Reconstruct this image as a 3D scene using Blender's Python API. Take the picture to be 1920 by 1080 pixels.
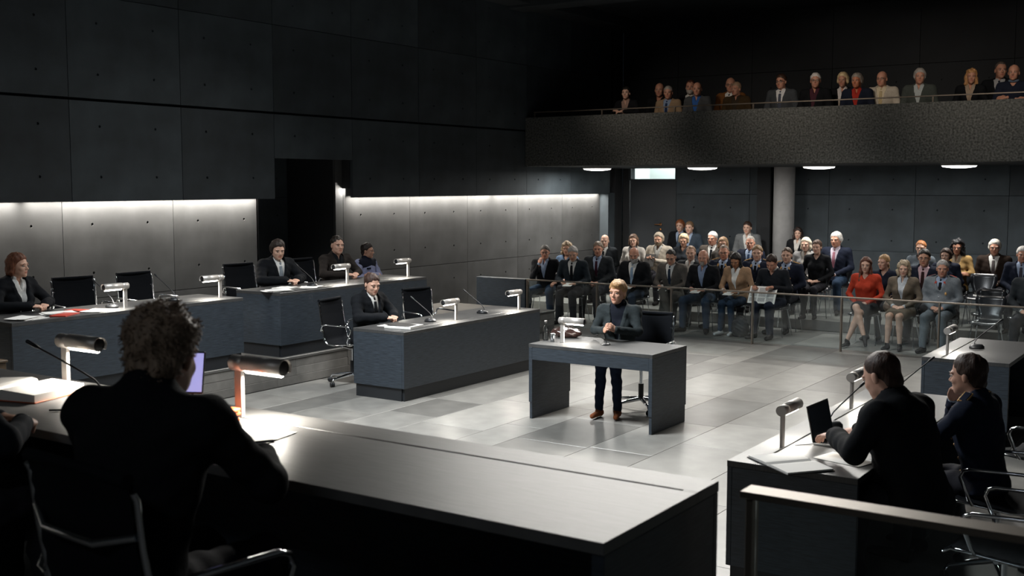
import bpy, math, random, time
import numpy as np
from mathutils import Matrix, Vector
T0 = time.time()
for o in list(bpy.data.objects):
    bpy.data.objects.remove(o)
SC = bpy.context.scene
COL = SC.collection
R = math.radians
rnd = random.Random(7)

# ------------------------------------------------------------------ camera, world, main lights, exposure
cam_d = bpy.data.cameras.new('camera')
cam = bpy.data.objects.new('camera', cam_d)
COL.objects.link(cam)
SC.camera = cam
cam.location = (0, 0, 2.35)
cam.rotation_euler = (R(90 - 5.297), 0, 0.58864)
cam_d.sensor_width = 36
cam_d.lens = 2107 / 1920 * 36
cam_d.clip_end = 100
cam_d.dof.use_dof = True
cam_d.dof.focus_distance = 12
cam_d.dof.aperture_fstop = 4.5

w = bpy.data.worlds.new('world')
SC.world = w
w.use_nodes = True
w.node_tree.nodes['Background'].inputs[0].default_value = (0.35, 0.45, 0.6, 1)
w.node_tree.nodes['Background'].inputs[1].default_value = 0.02

SC.view_settings.view_transform = 'Standard'
SC.view_settings.look = 'None'
SC.view_settings.exposure = 0.0
SC.view_settings.gamma = 1.0
SC.view_settings.use_curve_mapping = False


def area(name, loc, size, energy, col=(1, 1, 1), rot=(0, 0, 0), parent=None, spread=180, shape='RECTANGLE'):
    d = bpy.data.lights.new(name, 'AREA')
    d.shape = shape
    d.size, d.size_y = size
    d.energy = energy
    d.color = col
    d.spread = R(spread)
    o = bpy.data.objects.new(name, d)
    o.location = loc
    o.rotation_euler = rot
    o.parent = parent
    COL.objects.link(o)
    return o


def spot(name, loc, target, energy, angle, blend=0.6, col=(1, 1, 1), rad=0.15):
    d = bpy.data.lights.new(name, 'SPOT')
    d.energy = energy
    d.spot_size = R(angle)
    d.spot_blend = blend
    d.color = col
    d.shadow_soft_size = rad
    o = bpy.data.objects.new(name, d)
    o.location = loc
    o.rotation_euler = (Vector(target) - Vector(loc)).to_track_quat('-Z', 'Y').to_euler()
    COL.objects.link(o)
    return o


WARM = (1.0, 0.93, 0.82)
COOL = (0.72, 0.86, 1.0)
# unseen area lights below the ceiling, over the court and behind the camera
def aim(v):
    return Vector(v).to_track_quat('-Z', 'Y').to_euler()


area('court_light', (-7.0, 14.3, 5.38), (6.0, 1.2), 480, (1, 0.97, 0.915), aim((.36, -.62, -.70)), spread=120)
area('front_light', (-7.4, 6.5, 5.4), (2.0, 1.2), 340, (.92, 0.97, 1.0), aim((.25, .35, -.9)), spread=115)
area('rear_light', (-1.5, -2.8, 5.4), (2.5, .6), 26, (.85, .93, 1.0), aim((0, .3, -1)), spread=160)
spot('gallery_fill_spot', (-9.0, 14.6, 5.3), (-9.2, 18.6, 3.8), 170, 46, 1.0, (1, 0.86, 0.72), 0.2)  # unseen spots on the balcony people; this one added for the dark left end
spot('gallery_fill_spot', (-6.2, 14.2, 5.3), (-6.3, 18.6, 3.8), 270, 54, 1.0, (1, 0.86, 0.72), 0.25)
spot('gallery_fill_spot', (-3.2, 14.2, 5.3), (-3.5, 18.6, 3.8), 270, 54, 1.0, (1, 0.86, 0.72), 0.25)
spot('public_spot', (-9.0, 15.2, 5.3), (-8.6, 17.2, 0.9), 200, 46, 0.7, (1, 0.88, 0.76), 0.3)
spot('public_spot', (-5.4, 15.0, 5.3), (-5.6, 17.0, 0.9), 210, 50, 0.7, (1, 0.9, 0.8), 0.3)
spot('public_spot', (-2.6, 15.0, 5.3), (-3.3, 17.0, 0.9), 165, 44, 0.7, (1, 0.9, 0.8), 0.3)

# ------------------------------------------------------------------ materials
MATS = {}


def lin(r, g, b):
    f = lambda v: (v / 255 / 12.92) if v <= 10 else (((v / 255) + .055) / 1.055) ** 2.4
    return (f(r), f(g), f(b), 1)


def newmat(name):
    m = bpy.data.materials.new(name)
    m.use_nodes = True
    nt = m.node_tree
    return m, nt, nt.nodes['Principled BSDF']


def mat(name, col, rough=0.5, metal=0.0, noise=0.0, scale=30, bump=0.0, spec=0.5, stretch=(1, 1, 1), vary=0.0, coat=0.0, wave=None):
    if name in MATS:
        return MATS[name]
    m, nt, b = newmat(name)
    b.inputs['Roughness'].default_value = rough
    b.inputs['Metallic'].default_value = metal
    b.inputs['Specular IOR Level'].default_value = spec
    b.inputs['Coat Weight'].default_value = coat
    b.inputs['Base Color'].default_value = col
    if noise or bump:
        tc = nt.nodes.new('ShaderNodeTexCoord')
        mp = nt.nodes.new('ShaderNodeMapping')
        mp.inputs['Scale'].default_value = stretch
        nt.links.new(tc.outputs['Object'], mp.inputs[0])
        nz = nt.nodes.new('ShaderNodeTexNoise')
        nz.inputs['Scale'].default_value = scale
        nz.inputs['Detail'].default_value = 6
        nt.links.new(mp.outputs[0], nz.inputs[0])
        if noise or vary:
            mr = nt.nodes.new('ShaderNodeMapRange')
            mr.inputs['From Min'].default_value = 0.3
            mr.inputs['From Max'].default_value = 0.7
            mr.inputs['To Min'].default_value = 1 - noise
            mr.inputs['To Max'].default_value = 1 + noise
            nt.links.new(nz.outputs[0], mr.inputs['Value'])
            val = mr.outputs[0]
            if vary:
                oi = nt.nodes.new('ShaderNodeObjectInfo')
                m2 = nt.nodes.new('ShaderNodeMapRange')
                m2.inputs['To Min'].default_value = 1 - vary
                m2.inputs['To Max'].default_value = 1 + vary
                nt.links.new(oi.outputs['Random'], m2.inputs['Value'])
                mm = nt.nodes.new('ShaderNodeMath')
                mm.operation = 'MULTIPLY'
                nt.links.new(val, mm.inputs[0])
                nt.links.new(m2.outputs[0], mm.inputs[1])
                val = mm.outputs[0]
            vm = nt.nodes.new('ShaderNodeVectorMath')
            vm.operation = 'SCALE'
            vm.inputs[0].default_value = col[:3]
            nt.links.new(val, vm.inputs['Scale'])
            nt.links.new(vm.outputs[0], b.inputs['Base Color'])
        if bump:
            bp = nt.nodes.new('ShaderNodeBump')
            bp.inputs['Strength'].default_value = bump
            bp.inputs['Distance'].default_value = 0.01
            nt.links.new(nz.outputs[0], bp.inputs['Height'])
            nt.links.new(bp.outputs[0], b.inputs['Normal'])
    MATS[name] = m
    return m


def emis(name, col, strength):
    m, nt, b = newmat(name)
    b.inputs['Base Color'].default_value = (0.8, 0.8, 0.8, 1)
    b.inputs['Emission Color'].default_value = col
    b.inputs['Emission Strength'].default_value = strength
    MATS[name] = m
    return m


def glassmat(name, col, rough, mix):
    m = bpy.data.materials.new(name)
    m.use_nodes = True
    nt = m.node_tree
    nt.nodes.clear()
    out = nt.nodes.new('ShaderNodeOutputMaterial')
    t = nt.nodes.new('ShaderNodeBsdfTransparent')
    t.inputs[0].default_value = col
    g = nt.nodes.new('ShaderNodeBsdfGlossy')
    g.inputs['Roughness'].default_value = rough
    f = nt.nodes.new('ShaderNodeFresnel')
    f.inputs[0].default_value = 1.5
    ma = nt.nodes.new('ShaderNodeMath')
    ma.operation = 'MULTIPLY'
    ma.inputs[1].default_value = mix
    mx = nt.nodes.new('ShaderNodeMixShader')
    nt.links.new(f.outputs[0], ma.inputs[0])
    nt.links.new(ma.outputs[0], mx.inputs[0])
    nt.links.new(t.outputs[0], mx.inputs[1])
    nt.links.new(g.outputs[0], mx.inputs[2])
    nt.links.new(mx.outputs[0], out.inputs[0])
    MATS[name] = m
    return m


M_conc = mat('board_concrete', (0.048, 0.062, 0.073, 1), 0.75, noise=0.28, scale=2.2, bump=0.12, vary=0.22)
M_concL = mat('board_concrete_lower', (0.050, 0.052, 0.053, 1), 0.75, noise=0.28, scale=2.2, bump=0.12, vary=0.15)
M_conc_shade = mat('board_concrete_shaded', (0.011, 0.014, 0.018, 1), 0.8, noise=0.2, scale=2.2, bump=0.1, vary=0.12)  # same concrete, darkened in colour against light spilling from the balcony spots
M_concb = mat('dark_backing', (0.02, 0.022, 0.025, 1), 0.9)
M_rough = mat('exposed_aggregate', (0.078, 0.082, 0.078, 1), 0.9, noise=0.75, scale=34, bump=0.9)
M_ceil = mat('ceiling_paint', (0.03, 0.036, 0.042, 1), 0.9, noise=0.1, scale=1)
M_col = mat('column_plaster', (0.42, 0.42, 0.425, 1), 0.7, noise=0.08, scale=8)
M_white = mat('white_plaster', (0.75, 0.78, 0.76, 1), 0.8)
M_wood = mat('stained_oak_veneer', (0.030, 0.039, 0.050, 1), 0.42, noise=0.38, scale=9, bump=0.12, stretch=(1, 1, 14), vary=0.05)
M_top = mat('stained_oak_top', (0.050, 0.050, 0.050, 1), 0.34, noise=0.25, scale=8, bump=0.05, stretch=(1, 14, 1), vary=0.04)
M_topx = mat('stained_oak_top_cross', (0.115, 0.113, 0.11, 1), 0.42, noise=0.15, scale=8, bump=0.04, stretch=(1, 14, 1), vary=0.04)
M_base = mat('black_plinth', (0.012, 0.014, 0.017, 1), 0.5)
M_tile = mat('stone_tile', (0.168, 0.162, 0.15, 1), 0.34, noise=0.16, scale=5, bump=0.04, vary=0.36)
M_grout = mat('grout', (0.12, 0.117, 0.11, 1), 0.8)
M_riser = mat('stone_riser', (0.19, 0.18, 0.165, 1), 0.55, noise=0.2, scale=6, vary=0.22)
M_steel = mat('brushed_steel', (0.50, 0.47, 0.44, 1), 0.42, 0.55)
M_chrome = mat('chrome', (0.75, 0.77, 0.8, 1), 0.12, 1.0)
M_bronze = mat('rail_bronze', (0.20, 0.17, 0.14, 1), 0.42, 0.7)
M_black = mat('black_plastic', (0.012, 0.013, 0.015, 1), 0.45)
M_mesh = mat('black_mesh_fabric', (0.006, 0.007, 0.009, 1), 0.8, spec=0.08)
M_shell = mat('black_lacquer', (0.014, 0.016, 0.02, 1), 0.25)
M_glow = emis('lamp_glow', (1, 0.95, 0.86, 1), 14)
M_disc = emis('disc_glow', (1, 0.97, 0.9, 1), 6)
M_discw = mat('disc_side', (0.4, 0.4, 0.4, 1), 0.5)
M_paper = mat('paper', (0.80, 0.78, 0.74, 1), 0.8)
M_red = mat('red_folder', (0.45, 0.045, 0.025, 1), 0.6)
M_orange = mat('orange_folder', (0.62, 0.13, 0.04, 1), 0.55)
M_dkpaper = mat('dark_cover', (0.03, 0.028, 0.026, 1), 0.5)
M_glass = glassmat('rail_glass', (0.90, 0.95, 0.96, 1), 0.03, 0.9)
M_bottle = glassmat('clear_glass', (0.9, 0.93, 0.93, 1), 0.02, 3.0)
M_door = mat('door_panel', (0.030, 0.036, 0.043, 1), 0.5, noise=0.05, scale=4)
M_copper = mat('copper_handle', (0.7, 0.32, 0.14, 1), 0.3, 1.0)
M_cable = mat('cable', (0.02, 0.02, 0.02, 1), 0.5)
M_gold = mat('gold_braid', (0.62, 0.36, 0.14, 1), 0.4, 0.4)
M_eye = mat('eye_white', (0.55, 0.53, 0.5, 1), 0.3)
M_iris = mat('iris', (0.02, 0.015, 0.012, 1), 0.2)


def cloth(col, name=None):
    k = 'cloth_%.3f_%.3f_%.3f' % col if not name else name
    return mat(k, (*col, 1), 0.85, noise=0.12, scale=60, bump=0.15, spec=0.12)


def skinm(col):
    k = 'skin_%.2f_%.2f' % (col[0], col[1])
    if k in MATS:
        return MATS[k]
    m = mat(k, (*col, 1), 0.5, noise=0.10, scale=18, spec=0.4)
    b = m.node_tree.nodes['Principled BSDF']
    b.inputs['Subsurface Weight'].default_value = 0.0
    return m


def hairm(col):
    return mat('hair_%.3f_%.3f' % col[:2], (*col, 1), 0.55, noise=0.35, scale=90, bump=0.6, stretch=(1, 1, 0.25), spec=0.4)


# ------------------------------------------------------------------ object helpers
def link(name, me, parent=None, kind=None):
    o = bpy.data.objects.new(name, me)
    COL.objects.link(o)
    o.parent = parent
    if kind:
        o['kind'] = kind
    return o


def tag(o, label, cat, group=None):
    o['label'] = label
    o['category'] = cat
    if group:
        o['group'] = group
    return o


def thing(name, label, cat, loc=(0, 0, 0), rz=0, group=None, s=1.0):
    o = bpy.data.objects.new(name, None)
    o.empty_display_size = 0.1
    COL.objects.link(o)
    o.location = loc
    o.rotation_euler = (0, 0, rz)
    o.scale = (s, s, s)
    return tag(o, label, cat, group)


class MB:
    """collects simple shapes into one mesh"""
    def __init__(s):
        s.v, s.f, s.m, s.sm = [], [], [], []

    def add(s, vs, fs, mi=0, smooth=False):
        n = len(s.v)
        s.v += [tuple(p) for p in vs]
        for f in fs:
            s.f.append(tuple(i + n for i in f))
            s.m.append(mi)
            s.sm.append(smooth)
        return s

    def box(s, x0, x1, y0, y1, z0, z1, mi=0, M=None):
        vs = [Vector(p) for p in ((x0, y0, z0), (x1, y0, z0), (x1, y1, z0), (x0, y1, z0), (x0, y0, z1), (x1, y0, z1), (x1, y1, z1), (x0, y1, z1))]
        if M is not None:
            vs = [M @ p for p in vs]
        return s.add(vs, [(3, 2, 1, 0), (4, 5, 6, 7), (0, 1, 5, 4), (1, 2, 6, 5), (2, 3, 7, 6), (3, 0, 4, 7)], mi)

    def bbox(s, x0, x1, y0, y1, z0, z1, b=0.004, mi=0, M=None):
        """box with all edges chamfered"""
        vs, idx = [], {}
        X, Y, Z = (x0, x1), (y0, y1), (z0, z1)
        for i in (0, 1):
            for j in (0, 1):
                for k in (0, 1):
                    sx, sy, sz = (1 - 2 * i), (1 - 2 * j), (1 - 2 * k)
                    for a in range(3):
                        p = [X[i] + (b * sx if a != 0 else 0), Y[j] + (b * sy if a != 1 else 0), Z[k] + (b * sz if a != 2 else 0)]
                        idx[i, j, k, a] = len(vs)
                        vs.append(Vector(p))
        fs = []
        g = lambda i, j, k, a: idx[i, j, k, a]
        for i in (0, 1):
            q = [g(i, 0, 0, 0), g(i, 1, 0, 0), g(i, 1, 1, 0), g(i, 0, 1, 0)]
            fs.append(q if i else q[::-1])
            q = [g(0, i, 0, 1), g(0, i, 1, 1), g(1, i, 1, 1), g(1, i, 0, 1)]
            fs.append(q if i else q[::-1])
            q = [g(0, 0, i, 2), g(1, 0, i, 2), g(1, 1, i, 2), g(0, 1, i, 2)]
            fs.append(q if i else q[::-1])
        for i in (0, 1):
            for j in (0, 1):
                fl = (i + j) % 2
                q = [g(i, j, 0, 0), g(i, j, 0, 1), g(i, j, 1, 1), g(i, j, 1, 0)]
                fs.append(q if not fl else q[::-1])
                q = [g(i, 0, j, 0), g(i, 1, j, 0), g(i, 1, j, 2), g(i, 0, j, 2)]
                fs.append(q[::-1] if not fl else q)
                q = [g(0, i, j, 1), g(1, i, j, 1), g(1, i, j, 2), g(0, i, j, 2)]
                fs.append(q if not fl else q[::-1])
                for k in (0, 1):
                    q = [g(i, j, k, 0), g(i, j, k, 1), g(i, j, k, 2)]
                    fs.append(q if (i + j + k) % 2 else q[::-1])
        if M is not None:
            vs = [M @ p for p in vs]
        return s.add(vs, fs, mi)

    def tube(s, path, r, n=8, mi=0, caps=True, flat=1.0):
        P = [Vector(p) for p in path]
        rs = r if isinstance(r, (list, tuple)) else [r] * len(P)
        up = None
        rings = []
        for i, p in enumerate(P):
            d = (P[min(i + 1, len(P) - 1)] - P[max(i - 1, 0)]).normalized()
            if up is None:
                up = Vector((0, 0, 1)) if abs(d.z) < 0.9 else Vector((1, 0, 0))
            a = d.cross(up).normalized()
            u = a.cross(d).normalized()
            up = u
            rings.append([p + (a * math.cos(t) + u * math.sin(t) * flat) * rs[i] for t in [2 * math.pi * k / n for k in range(n)]])
        vs = [q for rg in rings for q in rg]
        fs = []
        for i in range(len(P) - 1):
            for k in range(n):
                a, b = i * n + k, i * n + (k + 1) % n
                fs.append((a, b, b + n, a + n))
        s.add(vs, fs, mi, True)
        if caps:
            s.add(rings[0], [tuple(range(n))[::-1]], mi)
            s.add(rings[-1], [tuple(range(n))], mi)
        return s

    def lathe(s, prof, n=20, mi=0, M=None, smooth=True):
        vs, fs = [], []
        for r, z in prof:
            for k in range(n):
                t = 2 * math.pi * k / n
                vs.append(Vector((r * math.cos(t), r * math.sin(t), z)))
        for i in range(len(prof) - 1):
            for k in range(n):
                a, b = i * n + k, i * n + (k + 1) % n
                fs.append((a, b, b + n, a + n))
        if M is not None:
            vs = [M @ p for p in vs]
        s.add(vs, fs, mi, smooth)
        return s

    def sphere(s, c, r, n=8, mi=0, sc=(1, 1, 1)):
        vs, fs = [], []
        c = Vector(c)
        for i in range(n + 1):
            a = math.pi * i / n
            for k in range(n * 2):
                t = math.pi * k / n
                vs.append(c + Vector((r * sc[0] * math.sin(a) * math.cos(t), r * sc[1] * math.sin(a) * math.sin(t), r * sc[2] * math.cos(a))))
        m = n * 2
        for i in range(n):
            for k in range(m):
                a, b = i * m + k, i * m + (k + 1) % m
                fs.append((a + m, b + m, b, a))
        return s.add(vs, fs, mi, True)

    def mesh(s, name, mats):
        me = bpy.data.meshes.new(name)
        me.from_pydata(s.v, [], s.f)
        for m in (mats if isinstance(mats, (list, tuple)) else [mats]):
            me.materials.append(m)
        me.polygons.foreach_set('material_index', s.m)
        me.polygons.foreach_set('use_smooth', s.sm)
        me.update()
        return me

    def build(s, name, mats, parent=None, kind=None):
        return link(name, s.mesh(name, mats), parent, kind)


def copy_tree(o, parent=None):
    c = o.copy()
    COL.objects.link(c)
    c.parent = parent
    for ch in list(o.children):
        copy_tree(ch, c)
    return c


# ------------------------------------------------------------------ the setting: concrete walls
XU, XL = -11.4, -11.6         # upper wall face, recessed lower wall face


def panel_mesh(w_, h_, holes, t=0.05, hr=0.017, g=0.004):
    """concrete panel in its own plane: x right, z up, face at y=0 looking to -y, with real tie holes"""
    b = MB()
    x0, x1, z0, z1 = g, w_ - g, g, h_ - g
    hx = sorted(set(p[0] for p in holes))
    hz = sorted(set(p[1] for p in holes))
    xs = [x0] + [(a + c) / 2 for a, c in zip(hx, hx[1:])] + [x1]
    zs = [z0] + [(a + c) / 2 for a, c in zip(hz, hz[1:])] + [z1]
    if not holes:
        b.box(x0, x1, 0, t, z0, z1)
        return b
    N = 8
    for i, cx in enumerate(hx):
        for j, cz in enumerate(hz):
            a0, a1, c0, c1 = xs[i], xs[i + 1], zs[j], zs[j + 1]
            outer = [(a1, cz), (a1, c1), (cx, c1), (a0, c1), (a0, cz), (a0, c0), (cx, c0), (a1, c0)]
            inner = [(cx + hr * math.cos(k * math.pi / 4), cz + hr * math.sin(k * math.pi / 4)) for k in range(8)]
            vs = [(p[0], 0, p[1]) for p in outer] + [(p[0], 0, p[1]) for p in inner] + [((p[0] - cx) * .6 + cx, 0.028, (p[1] - cz) * .6 + cz) for p in inner]
            fs = []
            for k in range(8):
                n = (k + 1) % 8
                fs += [(k + 8, k, n, n + 8)[::-1], (k + 16, k + 8, n + 8, n + 16)[::-1]]
            fs.append(tuple(range(16, 24)))
            b.add(vs, fs)
    b.add([(x0, 0, z0), (x1, 0, z0), (x1, 0, z1), (x0, 0, z1), (x0, t, z0), (x1, t, z0), (x1, t, z1), (x0, t, z1)],
          [(0, 4, 5, 1), (1, 5, 6, 2), (2, 6, 7, 3), (3, 7, 4, 0)])
    return b


def panel(parent, X=None, Y=None, a0=0, a1=1, z0=0, z1=1, holes=(), m=M_conc):
    """X given: panel on the left wall (faces +X) spanning Y a0..a1; Y given: on the back wall (faces -Y) spanning X a0..a1"""
    hl = [(p - a0, q - z0) for p, q in holes if a0 + .05 < p < a1 - .05 and z0 + .05 < q < z1 - .05]
    me = panel_mesh(a1 - a0, z1 - z0, hl).mesh('panel', m)
    o = link('panel', me, parent)
    if X is not None:
        o.matrix_local = Matrix(((0, -1, 0, X), (1, 0, 0, a0), (0, 0, 1, z0), (0, 0, 0, 1)))
    else:
        o.location = (a0, Y, z0)
    return o


YJ = [-4.83 + 1.6 * i for i in range(17)]          # joint grid, 7.97 is index 8
wl = MB().box(XU - .35, XU - .062, -5, 11.17, 2.28, 5.7).box(XU - .35, XU - .062, 12.75, 21.3, 2.28, 5.7).box(XU - .35, XU - .062, 11.17, 12.75, 2.76, 5.7)
wl.box(XU - .35, XL - .06, -5, 11.03, -.1, 2.3).box(XL - .3, XL - .06, 12.60, 20.7, -.1, 2.9)
wl.box(XL - .3, XL, 11.00, 11.03, -.1, 2.28)
wall_left = wl.build('wall_left', M_concb, None, 'structure')
HY = [p for j in YJ for p in (j + .4, j + 1.2)]
for z0, z1, hz in ((2.14, 3.31, (2.43, 3.02)), (3.335, 4.52, (3.62, 4.21)), (4.52, 5.7, (4.82, 5.4))):
    for i in range(len(YJ) - 1):
        a0, a1 = YJ[i], min(YJ[i + 1], 21.3)
        zz = z0
        if abs(a0 - 11.17) < .02 and z0 < 3:
            zz = 2.70
        panel(wall_left, X=XU, a0=a0, a1=a1, z0=zz, z1=z1, holes=[(h, q) for h in HY for q in hz])
YB = [y for y in YJ]
for z0, z1, hz in ((-.1, .985, (.73,)), (.985, 2.75, (1.29, 1.87))):
    for i in range(len(YJ) - 1):
        a0, a1 = YJ[i], YJ[i + 1]
        if a0 > 20.7:
            continue
        a1 = min(a1, 20.7)
        if a0 < 11.03 < a1:
            pass
        z1b = 2.25 if (a0 < 11 and z0 > .5) else z1
        if a0 < 12.6 < a1 + .2:
            a0 = max(a0, 12.60) if a1 > 12.7 else a0
        if a0 < 11.03 and a1 > 11.03:
            a1 = 11.03
        if 11.03 <= a0 < 12.5:
            continue
        panel(wall_left, X=XL, a0=a0, a1=a1, z0=z0, z1=z1b, holes=[(h, q) for h in HY for q in hz], m=M_concL)
# niche between the two lit wall bays
nb = MB().box(-12.75, -12.6, 10.6, 13.2, -.1, 3.0).box(-12.75, XL - .3, 10.7, 11.0, -.1, 3.0).box(-12.75, XL - .3, 12.60, 12.8, -.1, 3.0)
nb.box(-12.7, XU - .35, 10.9, 12.8, 2.9, 3.0)
niche = nb.build('wall_niche', M_concb, None, 'structure')
for z0, z1, hz in ((-.1, .985, (.73,)), (.985, 2.14, (1.29, 1.87)), (2.14, 2.9, (2.43,))):
    panel(niche, X=-12.59, a0=11.01, a1=12.59, z0=z0, z1=z1, holes=[(h, q) for h in HY for q in hz])
# end of the lower wall and the dark side passage behind it
MB().box(XL - .3, XU, 20.7, 20.98, -.1, 2.16).build('trim_1', M_conc, None, 'structure')
# back wall
YBk = 21.3
bw = MB()
bw.box(-11.4, -11.25, YBk + .05, YBk + .3, -.1, 5.7).box(-10.13, 2.2, YBk + .05, YBk + .3, -.1, 5.7).box(-11.25, -10.13, YBk + .05, YBk + .3, 2.70, 5.7)
bw.box(-12.3, -11.4, YBk - .3, YBk, -.1, 5.7)
wall_back = bw.build('wall_back', M_concb, None, 'structure')
XJ = [-10.13 + 1.6 * i for i in range(8)]
HX = [p for j in XJ for p in (j + .4, j + 1.2)]
for z0, z1, hz in ((-.1, .985, (.73,)), (.985, 2.14, (1.29, 1.87)), (2.14, 3.32, (2.43, 3.02)), (3.335, 4.52, (3.62, 4.21)), (4.52, 5.7, ())):
    for i in range(len(XJ) - 1):
        panel(wall_back, Y=YBk, a0=XJ[i], a1=XJ[i + 1], z0=z0, z1=z1, holes=[(h, q) for h in HX for q in hz], m=M_conc_shade if z0 > 3 else M_conc)
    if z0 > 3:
        panel(wall_back, Y=YBk, a0=-11.4, a1=-10.13, z0=z0, z1=z1, m=M_conc_shade)
# pilaster left of the column
MB().bbox(-8.22, -7.95, 20.9, 21.29, 0.3, 2.68, .006).build('trim_2', M_concb, None, 'structure')
# door with transom
d = MB().bbox(-11.22, -10.15, 21.34, 21.40, .34, 2.42, .003).build('door_1', M_door, None, 'structure')
dh = MB().tube([(-10.62, 21.30, 1.50), (-10.50, 21.27, 1.505), (-10.46, 21.27, 1.505)], .011, 8).tube([(-10.50, 21.34, 1.505), (-10.50, 21.26, 1.505)], .012, 8)
dh.lathe([(0, 0), (.03, 0), (.03, .008), (0, .008)], 14, M=Matrix.Translation((-10.5, 21.335, 1.505)) @ Matrix.Rotation(R(90), 4, 'X'))
dh.lathe([(0, 0), (.026, 0), (.026, .008), (0, .008)], 14, M=Matrix.Translation((-10.5, 21.335, 1.40)) @ Matrix.Rotation(R(90), 4, 'X'))
dh.build('handle', M_copper, d)
wn = MB().bbox(-11.25, -11.20, 21.31, 21.38, 2.42, 2.70, .003).bbox(-10.17, -10.13, 21.31, 21.38, 2.42, 2.70, .003).bbox(-11.2, -10.17, 21.31, 21.38, 2.42, 2.45, .003).build('window_1', M_door, None, 'structure')
MB().box(-11.2, -10.17, 21.345, 21.35, 2.45, 2.70).build('pane', M_glass, wn)
# lit corridor seen through the transom
MB().box(-12.6, -9.0, 22.7, 22.8, 0, 3.6).box(-11.55, -11.45, 21.6, 22.7, 0, 3.6).box(-9.4, -9.3, 21.6, 22.7, 0, 3.6).build('wall_corridor', M_white, None, 'structure')
area('corridor_light', (-10.5, 22.2, 3.4), (1.0, .5), 45, (0.97, 1, 0.97))
# ceiling with beams
ce = MB().box(-12.8, 3, -5, 21.6, 5.7, 5.8).build('ceiling', M_ceil, None, 'structure')
for y in (4.2, 8.4, 12.6, 16.9):
    MB().bbox(-11.38, 3, y, y + .5, 5.45, 5.70, .01).build('beam', M_ceil, ce)
MB().bbox(-11.38, -10.9, -4.5, 21.2, 5.5, 5.70, .01).build('beam', M_ceil, ce)
# room shell behind and to the right of the camera
wr = MB().box(3, 3.1, -5, 21.6, -.1, 5.8).build('wall_right', M_conc, None, 'structure')
wf = MB().box(-12.8, 3.1, -5.1, -5, -.1, 5.8).build('wall_front', M_conc, None, 'structure')

# balcony
bal = MB().bbox(-11.39, 2.99, 17.5, 17.72, 2.67, 3.562, .006).build('balcony', M_rough)
tag(bal, 'long balcony parapet of rough dark exposed aggregate concrete above the public seats', 'balcony')
MB().box(-11.39, 2.99, 17.725, 21.29, 2.67, 2.84).build('balcony_floor', M_ceil, None, 'structure')
br = thing('balcony_rail', 'slim grey metal rail on top of the rough concrete balcony', 'railing', (0, 0, 3.562))
MB().bbox(-11.26, 2.9, 17.58, 17.61, .085, .105, .003).build('top_rail', M_bronze, br)
for i in range(10):
    x = -11.24 + 1.41 * i
    MB().bbox(x - .012, x + .012, 17.583, 17.607, 0, .09, .002).build('post', M_bronze, br)
# column
MB().lathe([(0, 0.1), (.20, 0.1), (.20, 2.67)], 40, M=Matrix.Translation((-7.69, 20.95, 0))).build('column', M_col, None, 'structure')
# round surface lights under the balcony
LABD = ['leftmost round ceiling light under the balcony, near the recessed bright wall', 'round ceiling light under the balcony right of the white transom window',
        'round ceiling light under the balcony above the round column', 'rightmost round ceiling light under the balcony above the officer in grey']
for i, x in enumerate((-10.43, -8.30, -6.20, -3.98)):
    t = thing('ceiling_light', LABD[i], 'ceiling light', (x, 18.5, 2.67), 0, 'round lights under the balcony')
    MB().lathe([(0, 0), (.27, 0), (.27, -.035), (.262, -.04)], 36).build('housing', M_discw, t)
    MB().lathe([(.262, -.036), (.24, -.058), (.12, -.074), (0, -.078)], 36).build('diffuser', M_disc, t)
    area('disc_lamp', (0, 0, -.085), (.5, .5), 48, (1, .96, .90), parent=t, shape='DISK', spread=180)

# cove lights hidden between the upper and the lower wall
for y0, y1 in ((-2, 3.2), (3.3, 7.4), (7.5, 11.0)):
    area('cove_light', (-11.53, (y0 + y1) / 2, 2.195), (.04, y1 - y0), 23 * (y1 - y0), (1, .93, .84), spread=130)
for y0, y1 in ((12.85, 16.7), (16.75, 20.6)):
    area('cove_light', (-11.53, (y0 + y1) / 2, 2.195), (.04, y1 - y0), 22 * (y1 - y0), (1, .93, .84), spread=130)
area('cove_light', (-11.515, 12.84, 2.45), (.5, .04), 30, (1, .95, .88), (R(90), 0, 0) if False else (R(-90), R(90), 0), spread=170)

# floor slabs: strips along Y with staggered joints
fl = MB().box(-13, 3.0, -5, 22.5, -.12, -.012).build('floor', M_grout, None, 'structure')
fr = random.Random(21)
xs = [-9.38]
WS = (.75, .42, .75, .62)
k = 0
while xs[-1] < 1.2:
    xs.append(round(xs[-1] + WS[k % 4], 3))
    k += 1
cache = {}
nt_ = 0
for i in range(len(xs) - 1):
    y = 5.0 - fr.random() * 1.0
    while y < 17.6:
        L = fr.choice((.8, 1.05, 1.2, 1.4))
        y1 = min(y + L, 17.64)
        w_ = xs[i + 1] - xs[i]
        xc = (xs[i] + xs[i + 1]) / 2
        # leave out slabs that cannot be seen
        if y1 - y > .05 and not (xc > -1.0 and y < 9) and nt_ < 296:
            key = (round(w_, 3), round(y1 - y, 2))
            if key not in cache:
                cache[key] = MB().bbox(0, w_ - .004, 0, y1 - y - .004, -.02, 0, .0015).mesh('tile', M_tile)
            o = link('tile', cache[key], fl)
            o.location = (xs[i], y, 0)
            nt_ += 1
        y = y1
MB().box(-1.0, 3.0, -5, 9.5, -.012, -.001).box(-9.38, -1.0, -5, 4.2, -.012, -.001).box(1.2, 3.0, 9.5, 17.6, -.012, -.001).box(-11.6, -9.39, 15.5, 17.64, -.012, 0).build('floor_slab', M_tile, fl)
# tiers of the public area
for n_, (y0, z) in enumerate(((17.64, .17), (19.5, .34))):
    x1 = 2.99 if n_ == 0 else -6.9
    MB().bbox(-11.58, x1, y0, 21.3, z - .17, z, .006).build('step', M_tile, fl)
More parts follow.
